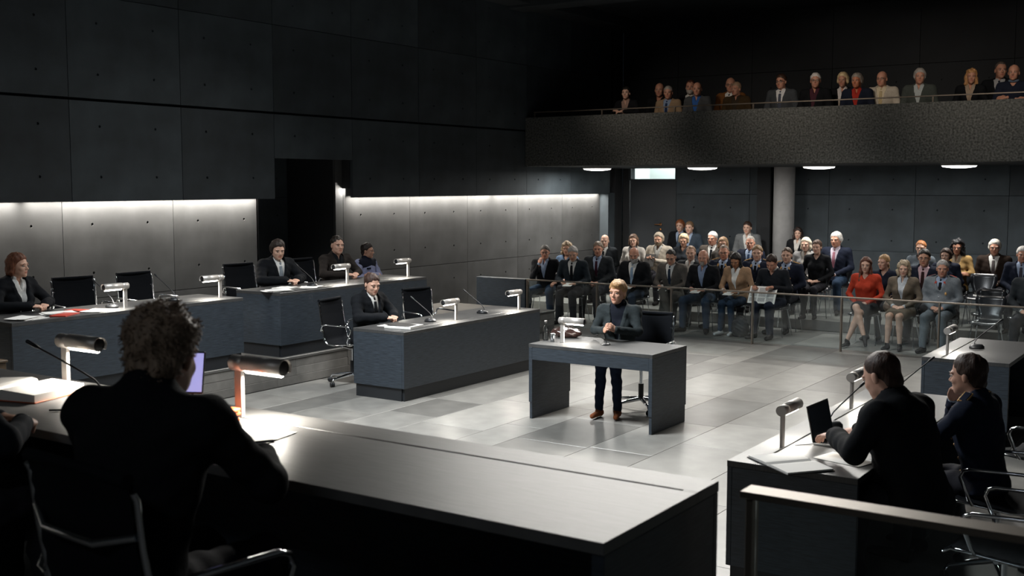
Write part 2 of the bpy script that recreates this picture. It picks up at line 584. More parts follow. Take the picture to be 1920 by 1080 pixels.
# raised platform on the left with stone plank riser
pl = MB().box(-11.6, -9.42, -5, 15.3, -.01, .30).build('platform', M_grout, None, 'structure')
MB().bbox(-11.6, -9.385, -5, 15.31, .30, .332, .004).build('platform_top', M_tile, pl)
pr = random.Random(5)
for zi, (z0, z1) in enumerate(((.003, .10), (.103, .20), (.203, .298))):
    y = 3.6 + pr.random() * .8
    while y < 15.3:
        L = pr.choice((.6, .9, 1.2, 1.5))
        y1 = min(y + L, 15.3)
        MB().bbox(-9.42, -9.395 + pr.random() * .004, y + .002, y1 - .002, z0, z1, .002).build('plank', M_riser, pl)
        y = y1
# judges' platform (below the frame) 
MB().box(-11.3, 1.2, -4.9, 3.34, -.01, .64).build('judges_platform', M_riser, None, 'structure')
# bench along the back wall
bb = MB().bbox(-6.9, 2.9, 21.05, 21.28, .52, 1.10, .01).bbox(-6.9, 2.9, 20.75, 21.05, .46, .53, .008).bbox(-6.9, 2.9, 20.8, 21.2, .17, .46, .006).build('wall_bench', M_conc)
tag(bb, 'long low concrete bench with backrest along the back wall under the balcony', 'bench')

# ------------------------------------------------------------------ low wall, glass rails
lw = MB().bbox(-11.12, -10.13, 15.56, 15.70, 0, .775, .004).build('low_wall', M_wood)
tag(lw, 'short dark low wall left of the glass rail before the public seats', 'wall')


def glass_rail(label, posts, Y, z0, h, x0, x1, rw=.035):
    t = thing('glass_rail', label, 'railing', (posts[0], Y, z0))
    px = posts[0]
    MB().bbox(x0 - px, x1 - px, -rw / 2, rw / 2, h - .022, h, .003).build('handrail', M_bronze, t)
    for p in posts:
        MB().bbox(p - px - .011, p - px + .011, -.028, .028, 0, h - .022, .002).build('post', M_bronze, t)
    for a, b in zip(posts, posts[1:]):
        MB().box(a - px + .013, b - px - .013, -.005, .005, .03, h - .024).build('pane', M_glass, t)
    return t


glass_rail('long glass railing with bronze posts in front of the public seats', [-10.10, -8.78, -7.475, -6.165, -4.855, -3.54, -2.23, -.92, .4, 1.7], 15.6, 0, .778, -10.12, 2.9)
glass_rail('foreground glass railing with broad metal handrail beside the judges bench', [-1.285, .2, 1.1], 3.28, .64, .76, -1.31, 1.2, .095)


# ------------------------------------------------------------------ desks
def desk(name, label, loc, L, D, H, ends=True, base=.14, z0=0, rz=0):
    """solid bench: local x = length, y = depth (public front at y=0), top with a groove, panels, plinth"""
    t = thing(name, label, 'desk', loc, rz)
    e = .035
    g = .165
    MB().bbox(0, L, 0, g - .006, H - e, H, .002).bbox(0, L, g + .006, D, H - e, H, .002).bbox(0, .045, g - .0065, g + .0065, H - e, H, .001).bbox(L - .045, L, g - .0065, g + .0065, H - e, H, .001).build('desktop', M_top, t)
    MB().box(.045, L - .045, g - .0058, g + .0058, H - e, H - .012).build('groove', M_base, t)  # near-black bottom: shade of a deeper groove put into the colour
    MB().bbox(.001, L - .001, .001, .03, base, H - e, .002).build('front_panel', M_wood, t)
    for x in (.001, L - .031):
        MB().bbox(x, x + .03, .031, D - .001, base, H - e, .002).build('side_panel', M_wood, t)
    MB().box(.03, L - .03, .018, .05, 0, base).box(.018, .05, .05, D - .02, 0, base).box(L - .05, L - .018, .05, D - .02, 0, base).build('plinth', M_base, t)
    return t


# length runs along world Y for the side desks: rz=90deg maps local x->Y, local y->-X
desk('lawyer_desk', 'dark oak desk on the left platform holding the red folders', (-9.40, 5.90, .332), 2.79, .73, .758, rz=R(90))
desk('lawyer_desk', 'dark oak desk at the back left behind the desk nearest the seated witness', (-9.425, 9.28, .332), 2.75, .73, .758, rz=R(90))
desk('lawyer_desk', 'dark oak desk standing on the floor left of the small witness table', (-7.615, 9.31, 0), 2.74, .72, .76, rz=R(90))


def desk_right(label, x, y, L):
    """public front faces -X"""
    return desk('lawyer_desk', label, (x, y + L, 0), L, .755, .76, rz=R(-90))


desk_right('dark oak desk with the open laptop and papers on the right', -2.505, 5.99, 2.78)
desk_right('dark oak desk at the far right behind the two seated men', -2.56, 10.65, 1.57)
# judges bench: long, on its platform, public front at Y=3.31
jb = thing('judges_bench', 'long judges bench with light reflecting top and dark panels in the foreground', 'desk', (-8.4, 3.31, 0), 0)
LJ = 6.99
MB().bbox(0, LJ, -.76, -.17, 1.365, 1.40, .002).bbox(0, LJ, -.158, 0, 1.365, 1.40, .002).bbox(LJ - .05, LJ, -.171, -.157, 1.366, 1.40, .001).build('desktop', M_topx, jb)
MB().box(.05, LJ - .05, -.1695, -.1585, 1.366, 1.388).build('groove', M_base, jb)  # dark bottom again paints the shade of a deep groove
MB().bbox(.001, LJ - .001, -.035, -.004, 0.0, 1.365, .002).build('front_panel', M_wood, jb)
for x in (.001, LJ - .041):
    MB().bbox(x, x + .04, -.755, -.036, .64, 1.365, .002).build('side_panel', M_wood, jb)
MB().bbox(LJ * .5, LJ * .5 + .04, -.6, -.036, .64, 1.365, .002).build('divider', M_base, jb)
# witness table
wt = thing('witness_table', 'small open dark oak table in the middle of the court', 'table', (-6.045, 9.355, 0))
WL, WD = 1.375, .75
MB().bbox(.0, WL, 0, WD, .725, .76, .002).build('tabletop', M_top, wt)
MB().bbox(.04, WL - .04, .002, .03, .60, .725, .002).build('apron', M_wood, wt)
for x in (0.001, WL - .041):
    MB().bbox(x, x + .04, .001, WD - .001, .17, .725, .002).bbox(x + .005, x + .035, .01, WD - .01, 0, .17, .002).build('side_panel', M_wood, wt)


# ------------------------------------------------------------------ desk lamps
def make_lamp():
    t = thing('desk_lamp', 'steel tube lamp', 'lamp')
    MB().bbox(-.021, .021, -.009, .009, 0, .205, .002).build('post', M_steel, t)
    ax, r = .224, .036

    def shell(x0, x1, r, a0, a1, th=.0025):
        vs, fs = [], []
        n = 22
        for x in (x0, x1):
            for rr in (r, r - th):
                for i in range(n + 1):
                    a = a0 + (a1 - a0) * i / n
                    vs.append((x, rr * math.sin(a), ax + rr * math.cos(a)))
        m = n + 1
        for i in range(n):
            fs += [(i, i + 1, i + 1 + 2 * m, i + 2 * m), (i + m, i + 3 * m, i + 1 + 3 * m, i + 1 + m), (i, i + m, i + m + 1, i + 1), (i + 2 * m, i + 1 + 2 * m, i + 1 + 3 * m, i + 3 * m)]
        fs += [(0, 2 * m, 3 * m, m), (n, n + m, n + 3 * m, n + 2 * m)]
        return vs, fs
    b = MB()
    b.add(*shell(-.032, .045, r - .003, -math.pi, math.pi), smooth=True)
    b.lathe([(0, -.032), (r - .004, -.032)], 22, M=Matrix.Translation((0, 0, ax)) @ Matrix.Rotation(R(90), 4, 'Y'))
    b.add(*shell(.04, .262, r, R(-128), R(128)), smooth=True)
    b.build('tube_shade', M_steel, t)
    MB().lathe([(0, .243), (r - .005, .243), (r - .005, .251), (0, .251)], 20, M=Matrix.Translation((0, 0, ax)) @ Matrix.Rotation(R(90), 4, 'Y')).build('end_cap', M_black, t)
    MB().lathe([(0, .05), (.019, .05), (.019, .24), (0, .24)], 14, M=Matrix.Translation((0, 0, ax - .020)) @ Matrix.Rotation(R(90), 4, 'Y')).build('light_tube', M_glow, t)
    area('lamp_light', (.15, 0, ax - .042), (.18, .02), 7.5, (1, .94, .84), parent=t, spread=160)
    return t


L0 = make_lamp()
LAMPS = [(-3.44, 3.15, 1.40, 0, 'steel tube desk lamp in the foreground beside the orange folders'),
         (-4.60, 3.15, 1.40, 0, 'steel tube desk lamp on the judges bench at the far left'),
         (-5.80, 9.60, .76, 0, 'bright steel tube desk lamp on the witness table'),
         (-7.81, 10.52, .76, -90, 'steel tube desk lamp on the middle desk beside the robed man'),
         (-7.81, 11.86, .76, -90, 'steel tube desk lamp on the far end of the middle floor desk'),
         (-9.62, 7.30, 1.09, -90, 'steel tube desk lamp on the left desk beside the red folders'),
         (-9.60, 8.54, 1.09, -90, 'steel tube desk lamp on the far end of the left platform desk'),
         (-9.62, 10.65, 1.09, -90, 'steel tube desk lamp in front of the man in the dark jacket'),
         (-9.62, 11.87, 1.09, -90, 'steel tube desk lamp in front of the guard in the lilac shirt'),
         (-2.36, 6.49, .76, 90, 'steel tube desk lamp behind the open book on the right desk'),
         (-2.37, 7.90, .76, 90, 'steel tube desk lamp beside the balding mans forehead on the right desk'),
         (-2.39, 10.90, .76, 90, 'steel tube desk lamp on the rear right desk')]
for i, (x, y, z, a, lab) in enumerate(LAMPS):
    o = L0 if i == 0 else copy_tree(L0)
    o.location = (x, y, z)
    o.rotation_euler = (0, 0, R(a))
    tag(o, lab, 'lamp', 'tube desk lamps')


# ------------------------------------------------------------------ gooseneck microphones
def make_mic(Ln=.34):
    t = thing('microphone', 'mic', 'microphone')
    b = MB()
    n = 20
    prof = [(0.0, 0), (1.0, 0), (1.0, .018), (.72, .038), (0, .042)]
    vs, fs = [], []
    for r, z in prof:
        for k in range(n):
            a = 2 * math.pi * k / n
            vs.append((r * .055 * math.cos(a), r * .075 * math.sin(a), z))
    for i in range(len(prof) - 1):
        for k in range(n):
            a, c = i * n + k, i * n + (k + 1) % n
            fs.append((a, c, c + n, a + n))
    b.add(vs, fs, 0, True)
    b.build('base', M_black, t)
    MB().sphere((.028, 0, .035), .014, 6, sc=(1, 1, .5)).build('button', M_chrome, t)
    pts = [(0, .03, .036), (0, .022, .065), (0, -.005, .10), (0, -.06, .14), (0, -.15, .20), (0, -.22, .246)]
    MB().tube(pts, .0045, 7).build('gooseneck', M_black, t)
    MB().tube([pts[-1], (0, -.235, .256), (0, -.27, .279), (0, -.275, .282)], [.005, .009, .009, .004], 8).build('capsule', M_black, t)
    return t


m0 = make_mic()
# direction: capsule points to local -Y
MICS = [(-9.73, 7.22, 1.09, -85, 'gooseneck microphone beside the red folders on the left desk'),
        (-9.73, 8.00, 1.09, -85, 'gooseneck microphone before the right empty chair at the left desk'),
        (-9.72, 10.12, 1.09, -85, 'gooseneck microphone beside the papers of the smiling young lawyer'),
        (-7.96, 10.22, .76, -85, 'gooseneck microphone beside the thick file on the middle desk'),
        (-7.95, 11.25, .76, -85, 'gooseneck microphone at the far end of the middle desk'),
        (-5.36, 9.70, .76, 5, 'small microphone under the folded hands of the witness'),
        (-4.20, 3.02, 1.40, -40, 'gooseneck microphone on the judges bench left of the foreground man'),
        (-2.25, 11.5, .76, 135, 'gooseneck microphone on the rear right desk'),
        (-2.20, 8.60, .76, 140, 'gooseneck microphone in front of the balding man on the right'),
        (-2.28, 7.20, .76, 150, 'gooseneck microphone behind the open laptop')]
for i, (x, y, z, a, lab) in enumerate(MICS):
    o = m0 if i == 0 else copy_tree(m0)
    o.location = (x, y, z)
    o.rotation_euler = (0, 0, R(a))
    if i == 5:
        o.scale = (.8, .8, .45)
    tag(o, lab, 'microphone', 'gooseneck microphones')


# ------------------------------------------------------------------ chairs
def make_office_chair():
    t = thing('office_chair', 'chair', 'chair')
    prof = [(-.235, .455), (-.20, .475), (-.05, .462), (.10, .447), (.175, .455), (.215, .50), (.235, .60), (.262, .76), (.275, .88), (.285, .93)]
    hw = .215
    # sling with horizontal ribs
    vs, fs = [], []
    pts = []
    for i in range(len(prof) - 1):
        for s_ in range(5):
            u = s_ / 5
            pts.append((prof[i][0] * (1 - u) + prof[i + 1][0] * u, prof[i][1] * (1 - u) + prof[i + 1][1] * u))
    pts.append(prof[-1])
    nx = 6
    N = len(pts)
    for side in (1, -1):
        for i, (y, z) in enumerate(pts):
            a, b = pts[max(i - 1, 0)], pts[min(i + 1, N - 1)]
            dy, dz = b[0] - a[0], b[1] - a[1]
            l = math.hypot(dy, dz)
            ny, nz = -dz / l, dy / l
            th = (.009 if i % 2 else .004) * side
            for k in range(nx + 1):
                u = k / nx * 2 - 1
                sag = .018 * (1 - u * u)
                vs.append((u * hw, y + ny * (th - sag), z + nz * (th - sag)))
    W = nx + 1
    for sdx in (0, 1):
        o = sdx * N * W
        for i in range(N - 1):
            for k in range(nx):
                q = (o + i * W + k, o + i * W + k + 1, o + (i + 1) * W + k + 1, o + (i + 1) * W + k)
                fs.append(q if sdx == 0 else q[::-1])
    MB().add(vs, fs, 0, True).build('sling', M_mesh, t)
    MB().tube([(-hw, .288, .925), (hw, .288, .925)], .017, 8).build('top_roll', M_mesh, t)
    for s_ in (-1, 1):
        MB().tube([(s_ * (hw + .012), y, z) for y, z in prof[:-1]] + [(s_ * (hw + .012), .285, .90)], .013, 8, flat=.55).build('side_rail', M_chrome, t)
        x = s_ * (hw + .055)
        MB().tube([(s_ * (hw + .02), .238, .60), (x, .235, .61), (x, .21, .665), (x, .16, .675), (x, -.10, .668), (x, -.135, .655), (x, -.15, .62), (x, -.10, .50), (s_ * (hw + .018), -.09, .465)], .010, 8).build('armrest', M_chrome, t)
    MB().tube([(-hw, .268, .79), (-hw * .5, .31, .765), (hw * .5, .31, .765), (hw, .268, .79)], .011, 8).build('spreader', M_chrome, t)
    MB().tube([(-hw, .0, .445), (-.06, .0, .40), (.06, 0, .40), (hw, 0, .445)], .014, 8).build('seat_spreader', M_chrome, t)
    MB().tube([(0, 0, .405), (0, 0, .25)], .017, 12).build('column', M_chrome, t)
    MB().tube([(0, 0, .26), (0, 0, .13)], .026, 12).build('column_sleeve', M_black, t)
    for i in range(5):
        a = R(72 * i + 18)
        c, s_ = math.cos(a), math.sin(a)
        lg = MB().tube([(0, 0, .115), (c * .14, s_ * .14, .10), (c * .27, s_ * .27, .085), (c * .285, s_ * .285, .06)], [.024, .018, .013, .011], 8).build('base_leg', M_chrome, t)
        cw = MB()
        for sd in (-1, 1):
            Mx = Matrix.Translation((c * .29, s_ * .29, .028)) @ Matrix.Rotation(a + R(70), 4, 'Z') @ Matrix.Rotation(R(90), 4, 'X') @ Matrix.Translation((0, 0, sd * .013))
            cw.lathe([(0, -.008), (.026, -.008), (.028, 0), (.026, .008), (0, .008)], 14, M=Mx)
        cw.build('caster', M_black, lg)
    return t


C0 = make_office_chair()
OCH = [(-2.47, 2.03, .64, 176, 'black office chair with chrome frame behind the foreground judge'),
       (-4.05, 1.95, .64, 180, 'black office chair at the left edge behind the man with folded hands'),
       (-10.62, 6.55, .332, 90, 'black office chair of the woman in the robe at left'),
       (-10.55, 7.50, .332, 80, 'empty black office chair beside the woman in the robe'),
       (-10.55, 8.36, .332, 90, 'empty black office chair before the far end lamp of the left desk'),
       (-10.62, 10.0, .332, 85, 'black office chair of the smiling young lawyer'),
       (-10.62, 11.15, .332, 90, 'black office chair of the man in the dark brown jacket'),
       (-8.84, 9.86, 0, 100, 'black office chair of the robed man at the middle desk'),
       (-8.82, 11.35, 0, 78, 'empty black office chair at the middle desk'),
       (-5.30, 10.36, 0, 6, 'black office chair of the witness'),
       (-1.02, 6.10, 0, -90, 'black office chair of the man at the laptop'),
       (-1.22, 7.02, 0, -90, 'black office chair of the officer at the right desk'),
       (-1.15, 8.35, 0, -100, 'empty black office chair at the right picture edge'),
       (-1.15, 11.4, 0, -90, 'black office chair at the rear right desk')]
for i, (x, y, z, a, lab) in enumerate(OCH):
    o = C0 if i == 0 else copy_tree(C0)
    o.location = (x, y, z)
    o.rotation_euler = (0, 0, R(a))
    if i < 2:
        o.scale = (1.07,) * 3
    tag(o, lab, 'chair', 'black office chairs')


def make_shell_chair():
    t = thing('shell_chair', 'chair', 'chair')
    prof = [(-.20, .425, .19), (-.17, .45, .205), (0, .44, .215), (.13, .435, .20), (.19, .47, .165), (.215, .55, .15), (.235, .64, .19), (.25, .74, .205), (.258, .795, .185)]
    vs, fs = [], []
    nx = 6
    W = nx + 1
    for side in (0, 1):
        for i, (y, z, hw) in enumerate(prof):
            for k in range(W):
                u = k / nx * 2 - 1
                cv = .03 * u * u
                isb = 1 if i > 4 else 0
                vs.append((u * hw, y - cv * isb + side * .010 * isb, z + cv * (1 - isb) * .6 - side * .010 * (1 - isb)))
    N = len(prof)
    for sd in (0, 1):
        o = sd * N * W
        for i in range(N - 1):
            for k in range(nx):
                q = (o + i * W + k, o + i * W + k + 1, o + (i + 1) * W + k + 1, o + (i + 1) * W + k)
                fs.append(q if sd == 0 else q[::-1])
    o = N * W
    for i in range(N - 1):
        fs.append((i * W, (i + 1) * W, o + (i + 1) * W, o + i * W))
        fs.append((i * W + nx, o + i * W + nx, o + (i + 1) * W + nx, (i + 1) * W + nx))
    for k in range(nx):
        fs.append((k, o + k, o + k + 1, k + 1))
        e = (N - 1) * W
        fs.append((e + k, e + k + 1, o + e + k + 1, o + e + k))
    MB().add(vs, fs, 0, True).build('shell', M_shell, t)
    MB().tube([(-.19, -.12, .425), (.19, -.12, .425)], .007, 6).tube([(-.17, .13, .418), (.17, .13, .418)], .007, 6).build('underframe', M_chrome, t)
    for sx in (-1, 1):
        MB().tube([(sx * .17, -.12, .425), (sx * .215, -.17, .0)], .0075, 6).build('leg', M_chrome, t)
        MB().tube([(sx * .15, .13, .418), (sx * .20, .215, .0)], .0075, 6).build('leg', M_chrome, t)
    return t


SH0 = make_shell_chair()
SHN = [0]


def shell_chair(x, y, z, a, lab):
    o = SH0 if SHN[0] == 0 else copy_tree(SH0)
    SHN[0] += 1
    o.location = (x, y, z)
    o.rotation_euler = (0, 0, a)
    tag(o, lab, 'chair', 'black shell chairs of the public')


# ------------------------------------------------------------------ implicit surfaces for figures
F = np.float32


def rc(P, a, b, ra, rb):
    a = np.array(a, F)
    b = np.array(b, F)
    ba = b - a
    t = np.clip(((P - a) @ ba) / max(float(ba @ ba), 1e-9), 0, 1)
    d = P - a - t[:, None] * ba
    return np.sqrt((d * d).sum(1)) - (ra + t * (rb - ra))


def ell(P, c, r):
    q = (P - np.array(c, F)) / np.array(r, F)
    k0 = np.sqrt((q * q).sum(1))
    q2 = q / np.array(r, F)
    k1 = np.sqrt((q2 * q2).sum(1)) + 1e-9
    return k0 * (k0 - 1) / k1


def smin(a, b, k):
    h = np.maximum(k - np.abs(a - b), 0) / k
    return np.minimum(a, b) - h * h * k * .25


def smax(a, b, k):
    return -smin(-a, -b, k)


def nets(f, lo, hi, h):
    lo, hi = np.array(lo, float), np.array(hi, float)
    n = np.maximum(np.ceil((hi - lo) / h).astype(int) + 1, 3)
    ax = [lo[i] + h * np.arange(n[i]) for i in range(3)]
    G = np.stack(np.meshgrid(*ax, indexing='ij'), -1).reshape(-1, 3).astype(F)
    V = f(G).reshape(n)
    V[0], V[-1], V[:, 0], V[:, -1], V[:, :, 0], V[:, :, -1] = (np.maximum(x, 1e-3) for x in (V[0], V[-1], V[:, 0], V[:, -1], V[:, :, 0], V[:, :, -1]))
    I = V < 0
    c = np.zeros(n - 1, int)
    for dx in (0, 1):
        for dy in (0, 1):
            for dz in (0, 1):
                c += I[dx:n[0] - 1 + dx, dy:n[1] - 1 + dy, dz:n[2] - 1 + dz]
    act = (c > 0) & (c < 8)
    ids = -np.ones(n - 1, int)
    idx = np.argwhere(act)
    if len(idx) == 0:
        return np.zeros((0, 3)), np.zeros((0, 4), int)
    ids[act] = np.arange(len(idx))
    acc = np.zeros((len(idx), 3))
    cnt = np.zeros(len(idx))
    cor = [(x, y, z) for x in (0, 1) for y in (0, 1) for z in (0, 1)]
    i0 = idx
    for A in cor:
        for a in range(3):
            if A[a] == 0:
                B = list(A)
                B[a] = 1
                va = V[i0[:, 0] + A[0], i0[:, 1] + A[1], i0[:, 2] + A[2]]
                vb = V[i0[:, 0] + B[0], i0[:, 1] + B[1], i0[:, 2] + B[2]]
                m = (va < 0) != (vb < 0)
                t = np.where(m, va / np.where(m, va - vb, 1), 0)
                p = np.array(A, float)[None] + np.zeros((len(idx), 3))
                p[:, a] += t
                acc += p * m[:, None]
                cnt += m
    verts = lo + h * (idx + acc / cnt[:, None])
    Q = []
    for a in range(3):
        b, c_ = (a + 1) % 3, (a + 2) % 3
        s0 = [slice(1, -1)] * 3
        s1 = [slice(1, -1)] * 3
        s0[a] = slice(0, -1)
        s1[a] = slice(1, None)
        A, B = I[tuple(s0)], I[tuple(s1)]
        e = np.argwhere(A != B)
        if not len(e):
            continue
        fl = A[tuple(e.T)]
        base = e.copy()
        base[:, b] += 1
        base[:, c_] += 1
        q = []
        for db, dc in ((1, 1), (0, 1), (0, 0), (1, 0)):
            k = base.copy()
            k[:, b] -= db
            k[:, c_] -= dc
            q.append(ids[k[:, 0], k[:, 1], k[:, 2]])
        q = np.stack(q, 1)
        q[~fl] = q[~fl][:, ::-1]
        Q.append(q)
    Q = np.concatenate(Q)
    Q = Q[(Q >= 0).all(1)]
    return verts, Q


def npmesh(name, parts, mats):
    """parts: list of (verts, quads, material index or array)"""
    vs, qs, ms = [], [], []
    n = 0
    for v, q, m in parts:
        vs.append(v)
        qs.append(q + n)
        ms.append(np.full(len(q), m) if np.isscalar(m) else m)
        n += len(v)
    v = np.concatenate(vs).astype(F)
    q = np.concatenate(qs).astype(np.int32)
    mm = np.concatenate(ms).astype(np.int32)
    me = bpy.data.meshes.new(name)
    me.vertices.add(len(v))
    me.vertices.foreach_set('co', v.ravel())
    me.loops.add(q.size)
    me.loops.foreach_set('vertex_index', q.ravel())
    me.polygons.add(len(q))
    me.polygons.foreach_set('loop_start', np.arange(0, q.size, 4, dtype=np.int32))
    for m in mats:
        me.materials.append(m)
    me.polygons.foreach_set('material_index', mm)
    me.update(calc_edges=True)
    me.validate()
    return me


def rotm(yaw=0, pitch=0, roll=0):
    """pitch>0 looks down (facing -y)"""
    cy, sy = math.cos(yaw), math.sin(yaw)
    cp, sp = math.cos(pitch), math.sin(pitch)
    cr, sr = math.cos(roll), math.sin(roll)
    Z = np.array([[cy, -sy, 0], [sy, cy, 0], [0, 0, 1]])
    X = np.array([[1, 0, 0], [0, cp, -sp], [0, sp, cp]])
    Y = np.array([[cr, 0, sr], [0, 1, 0], [-sr, 0, cr]])
    return Z @ X @ Y


# ---- heads (local: centre between the ears, facing -y)
def head_sdf(P, fem, age):
    jw = .9 if fem else 1.0
    d = ell(P, (0, .015, .035), (.075, .094, .086))
    d = smin(d, ell(P, (0, -.022, -.028), (.062 * jw, .066, .084)), .03)
    d = smin(d, ell(P, (0, -.035, -.070), (.047 * jw, .045, .036)), .03)
    d = smin(d, ell(P, (0, -.069, -.098), (.019 * jw, .017, .015)), .025)
    S = P.copy()
    S[:, 0] = np.abs(S[:, 0])
    d = smin(d, ell(S, (.030, -.072, .020), (.028, .014, .008)), .016)
    d = smin(d, ell(S, (.036, -.062, -.028), (.020, .018, .018)), .02)
    d = smax(d, -ell(S, (.030, -.092, .001), (.017, .013, .010)), .012)
    d = smin(d, rc(P, (0, -.080, .004), (0, -.104, -.028), .0075, .0105), .012)
    d = smin(d, ell(S, (.010, -.094, -.034), (.008, .009, .007)), .006)
    d = smax(d, -rc(P, (-.020, -.0935, -.0625), (.020, -.0935, -.0625), .0028, .0028), .006)
    d = smin(d, ell(P, (0, -.085, -.0575), (.021, .009, .0048)), .006)
    d = smin(d, ell(P, (0, -.084, -.0690), (.018, .009, .0058)), .006)
    d = smin(d, ell(S, (.077 * (.97 if fem else 1), .014, -.010), (.009, .017, .030)), .008)
    d = smin(d, rc(P, (0, .028, -.055), (0, .05, -.20), .050 if fem else .056, .052 if fem else .060), .03)
    return d


HCACHE = {}


def head_mesh(fem, h):
    k = (fem, h)
    if k not in HCACHE:
        v, q = nets(lambda P: head_sdf(P, fem, 0), (-.10, -.13, -.215), (.10, .125, .14), h)
        c = v[q].mean(1)
        m = np.zeros(len(q), int)
        lip = (np.abs(c[:, 0]) < .020) & (c[:, 1] < -.080) & (c[:, 2] < -.052) & (c[:, 2] > -.076)
        m[lip] = 1
        parts = [(v, q, m)]
        for s in (-1, 1):
            for cc, r, mi in (((s * .030, -.0745, .0005), .0125, 2), ((s * .030, -.0838, .0), .0062, 3)):
                b = MB().sphere(cc, r, 7)
                parts.append((np.array(b.v), np.array(b.f), mi))
            b = MB().tube([(s * .014, -.0925, .0185), (s * .030, -.0925, .0235), (s * .046, -.082, .0185)], [.0032, .0038, .002], 5, caps=False)
            parts.append((np.array(b.v), np.array(b.f), 4))
            # upper lid
            b = MB().tube([(s * .0165, -.0845, .004), (s * .023, -.0882, .0085), (s * .031, -.089, .0095), (s * .039, -.0862, .008), (s * .045, -.080, .003)], [.002, .003, .0032, .003, .002], 5, caps=False)
            parts.append((np.array(b.v), np.array(b.f), 0))
        HCACHE[k] = parts
    return HCACHE[k]


HLINE = ([-.12, -.095, -.075, -.045, -.02, .01, .035, .06, .12], [.086, .080, .062, .038, .004, -.018, -.055, -.085, -.094])


def hair_sdf(P, style, seed):
    x, y, z = P[:, 0], P[:, 1], P[:, 2]
    S = P.copy()
    S[:, 0] = np.abs(S[:, 0])
    rr = np.random.RandomState(seed)
    ph = rr.rand(6) * 6
    am = {'judge': .006, 'curly': .010, 'bigcurly': .014, 'wavy': .008, 'bald': .001, 'receding': .002, 'balding': .002}.get(style, .0032)
    fr_ = {'judge': 85, 'curly': 75, 'bigcurly': 60, 'wavy': 60}.get(style, 110)
    nz = am * (np.sin(x * fr_ + ph[0] + 2 * np.sin(z * 40 + ph[3])) * np.sin(y * fr_ * .8 + ph[1]) + .6 * np.sin(z * fr_ * .7 + ph[2] + x * 50))
    th = {'judge': .013, 'short': .007, 'crop': .002, 'receding': .001, 'balding': .000, 'bald': -.0005, 'full': .012, 'side': .012, 'tied': .006, 'pony': .006, 'bob': .012, 'long': .010, 'wavy': .014, 'curly': .018, 'bigcurly': .026, 'mid': .014}[style]
    d0 = (.078 + th, .098 + th, .088 + th)
    off = {'crop': .004, 'receding': -.0, 'full': -.002, 'side': -.006}.get(style, 0)
    zl = np.interp(y, HLINE[0], np.array(HLINE[1]) + off)
    if style == 'receding':
        zl = zl + np.where(y < -.02, .022, 0) * (np.abs(x) > .02) + np.where(y < -.04, .012, 0)
    d_np = ell(P, (0, .058, -.045), (.056 + th * .5, .046 + th * .5, .050)) if style not in ('bald', 'balding') else None
    if style == 'side':
        zl = zl - np.clip((-y - .05) * 1.0, 0, .03) * (x > -.02)
    d = ell(P, (0, .018, .037), d0)
    if d_np is not None:
        d = smin(d, d_np, .03)
    d = d + (th + .0035) * np.exp(-np.clip(z - zl, 0, 1) / .022) * (z > -.03)
    d = smax(d, (zl - z) * .75, .004)
    if style == 'balding':
        d = smax(d, np.minimum((z - .075) * 1.0, 9), .01)
        d = smax(d, -(y + .005 - np.clip(.03 - z, 0, .1) * .6), .01)
    if style == 'bald':
        d = smax(d, (z - .035), .01)
        d = smax(d, -(y - .0), .01)
    face = ell(P, (0, -.085, -.03), (.058, .055, .090))
    if style == 'full' or style == 'mid':
        d = smin(d, smax(ell(S, (.06, .04, .01), (.035, .06, .06)), -face, .01), .02)
    if style in ('bob', 'mid', 'curly', 'bigcurly', 'wavy'):
        L = {'bob': .085, 'mid': .05, 'curly': .095, 'bigcurly': .12, 'wavy': .13}[style]
        W_ = {'bob': .026, 'mid': .018, 'curly': .034, 'bigcurly': .045, 'wavy': .032}[style]
        c = rc(S, (.068, .012, .02), (.072 + th * .6, .014, -L + .02), W_ * .9, W_)
        c = smin(c, rc(P, (0, .070, .01), (0, .080, -L + .02), .062, .058), .04)
        c = smin(c, rc(S, (.05, .05, .02), (.055, .055, -L + .02), .045, .04), .03)
        d = smin(d, smax(c, -face, .012), .02)
    if style == 'long':
        c = rc(S, (.070, .005, .03), (.078, .0, -.10), .018, .024)
        c = smin(c, rc(S, (.078, .0, -.10), (.085, -.045, -.24), .024, .018), .02)
        c = smin(c, rc(P, (0, .070, .0), (0, .075, -.20), .062, .055), .04)
        d = smin(d, smax(c, -face, .012), .02)
    if style == 'pony':
        d = smin(d, rc(P, (0, .110, .02), (0, .135, -.12), .024, .016), .02)
    if style == 'tied':
        d = smin(d, ell(P, (0, .115, -.02), (.03, .025, .03)), .02)
    if style == 'side':
        d = smin(d, smax(ell(P, (.02, -.045, .085), (.062, .055, .034)), (.048 - z), .01), .02)
        d = smin(d, ell(P, (0, .08, -.04), (.035, .03, .035)), .03)
    return d + nz


HRC = {}


def hair_mesh(style, seed, h):
    k = (style, seed % 3, h)
    if k not in HRC:
        lowz = -.29 if style == 'long' else -.20 if style in ('wavy', 'bigcurly', 'curly', 'pony', 'bob') else -.13
        HRC[k] = nets(lambda P: hair_sdf(P, style, seed % 3), (-.145, -.14, lowz), (.145, .175, .165), h)
    return HRC[k]


BRC = {}


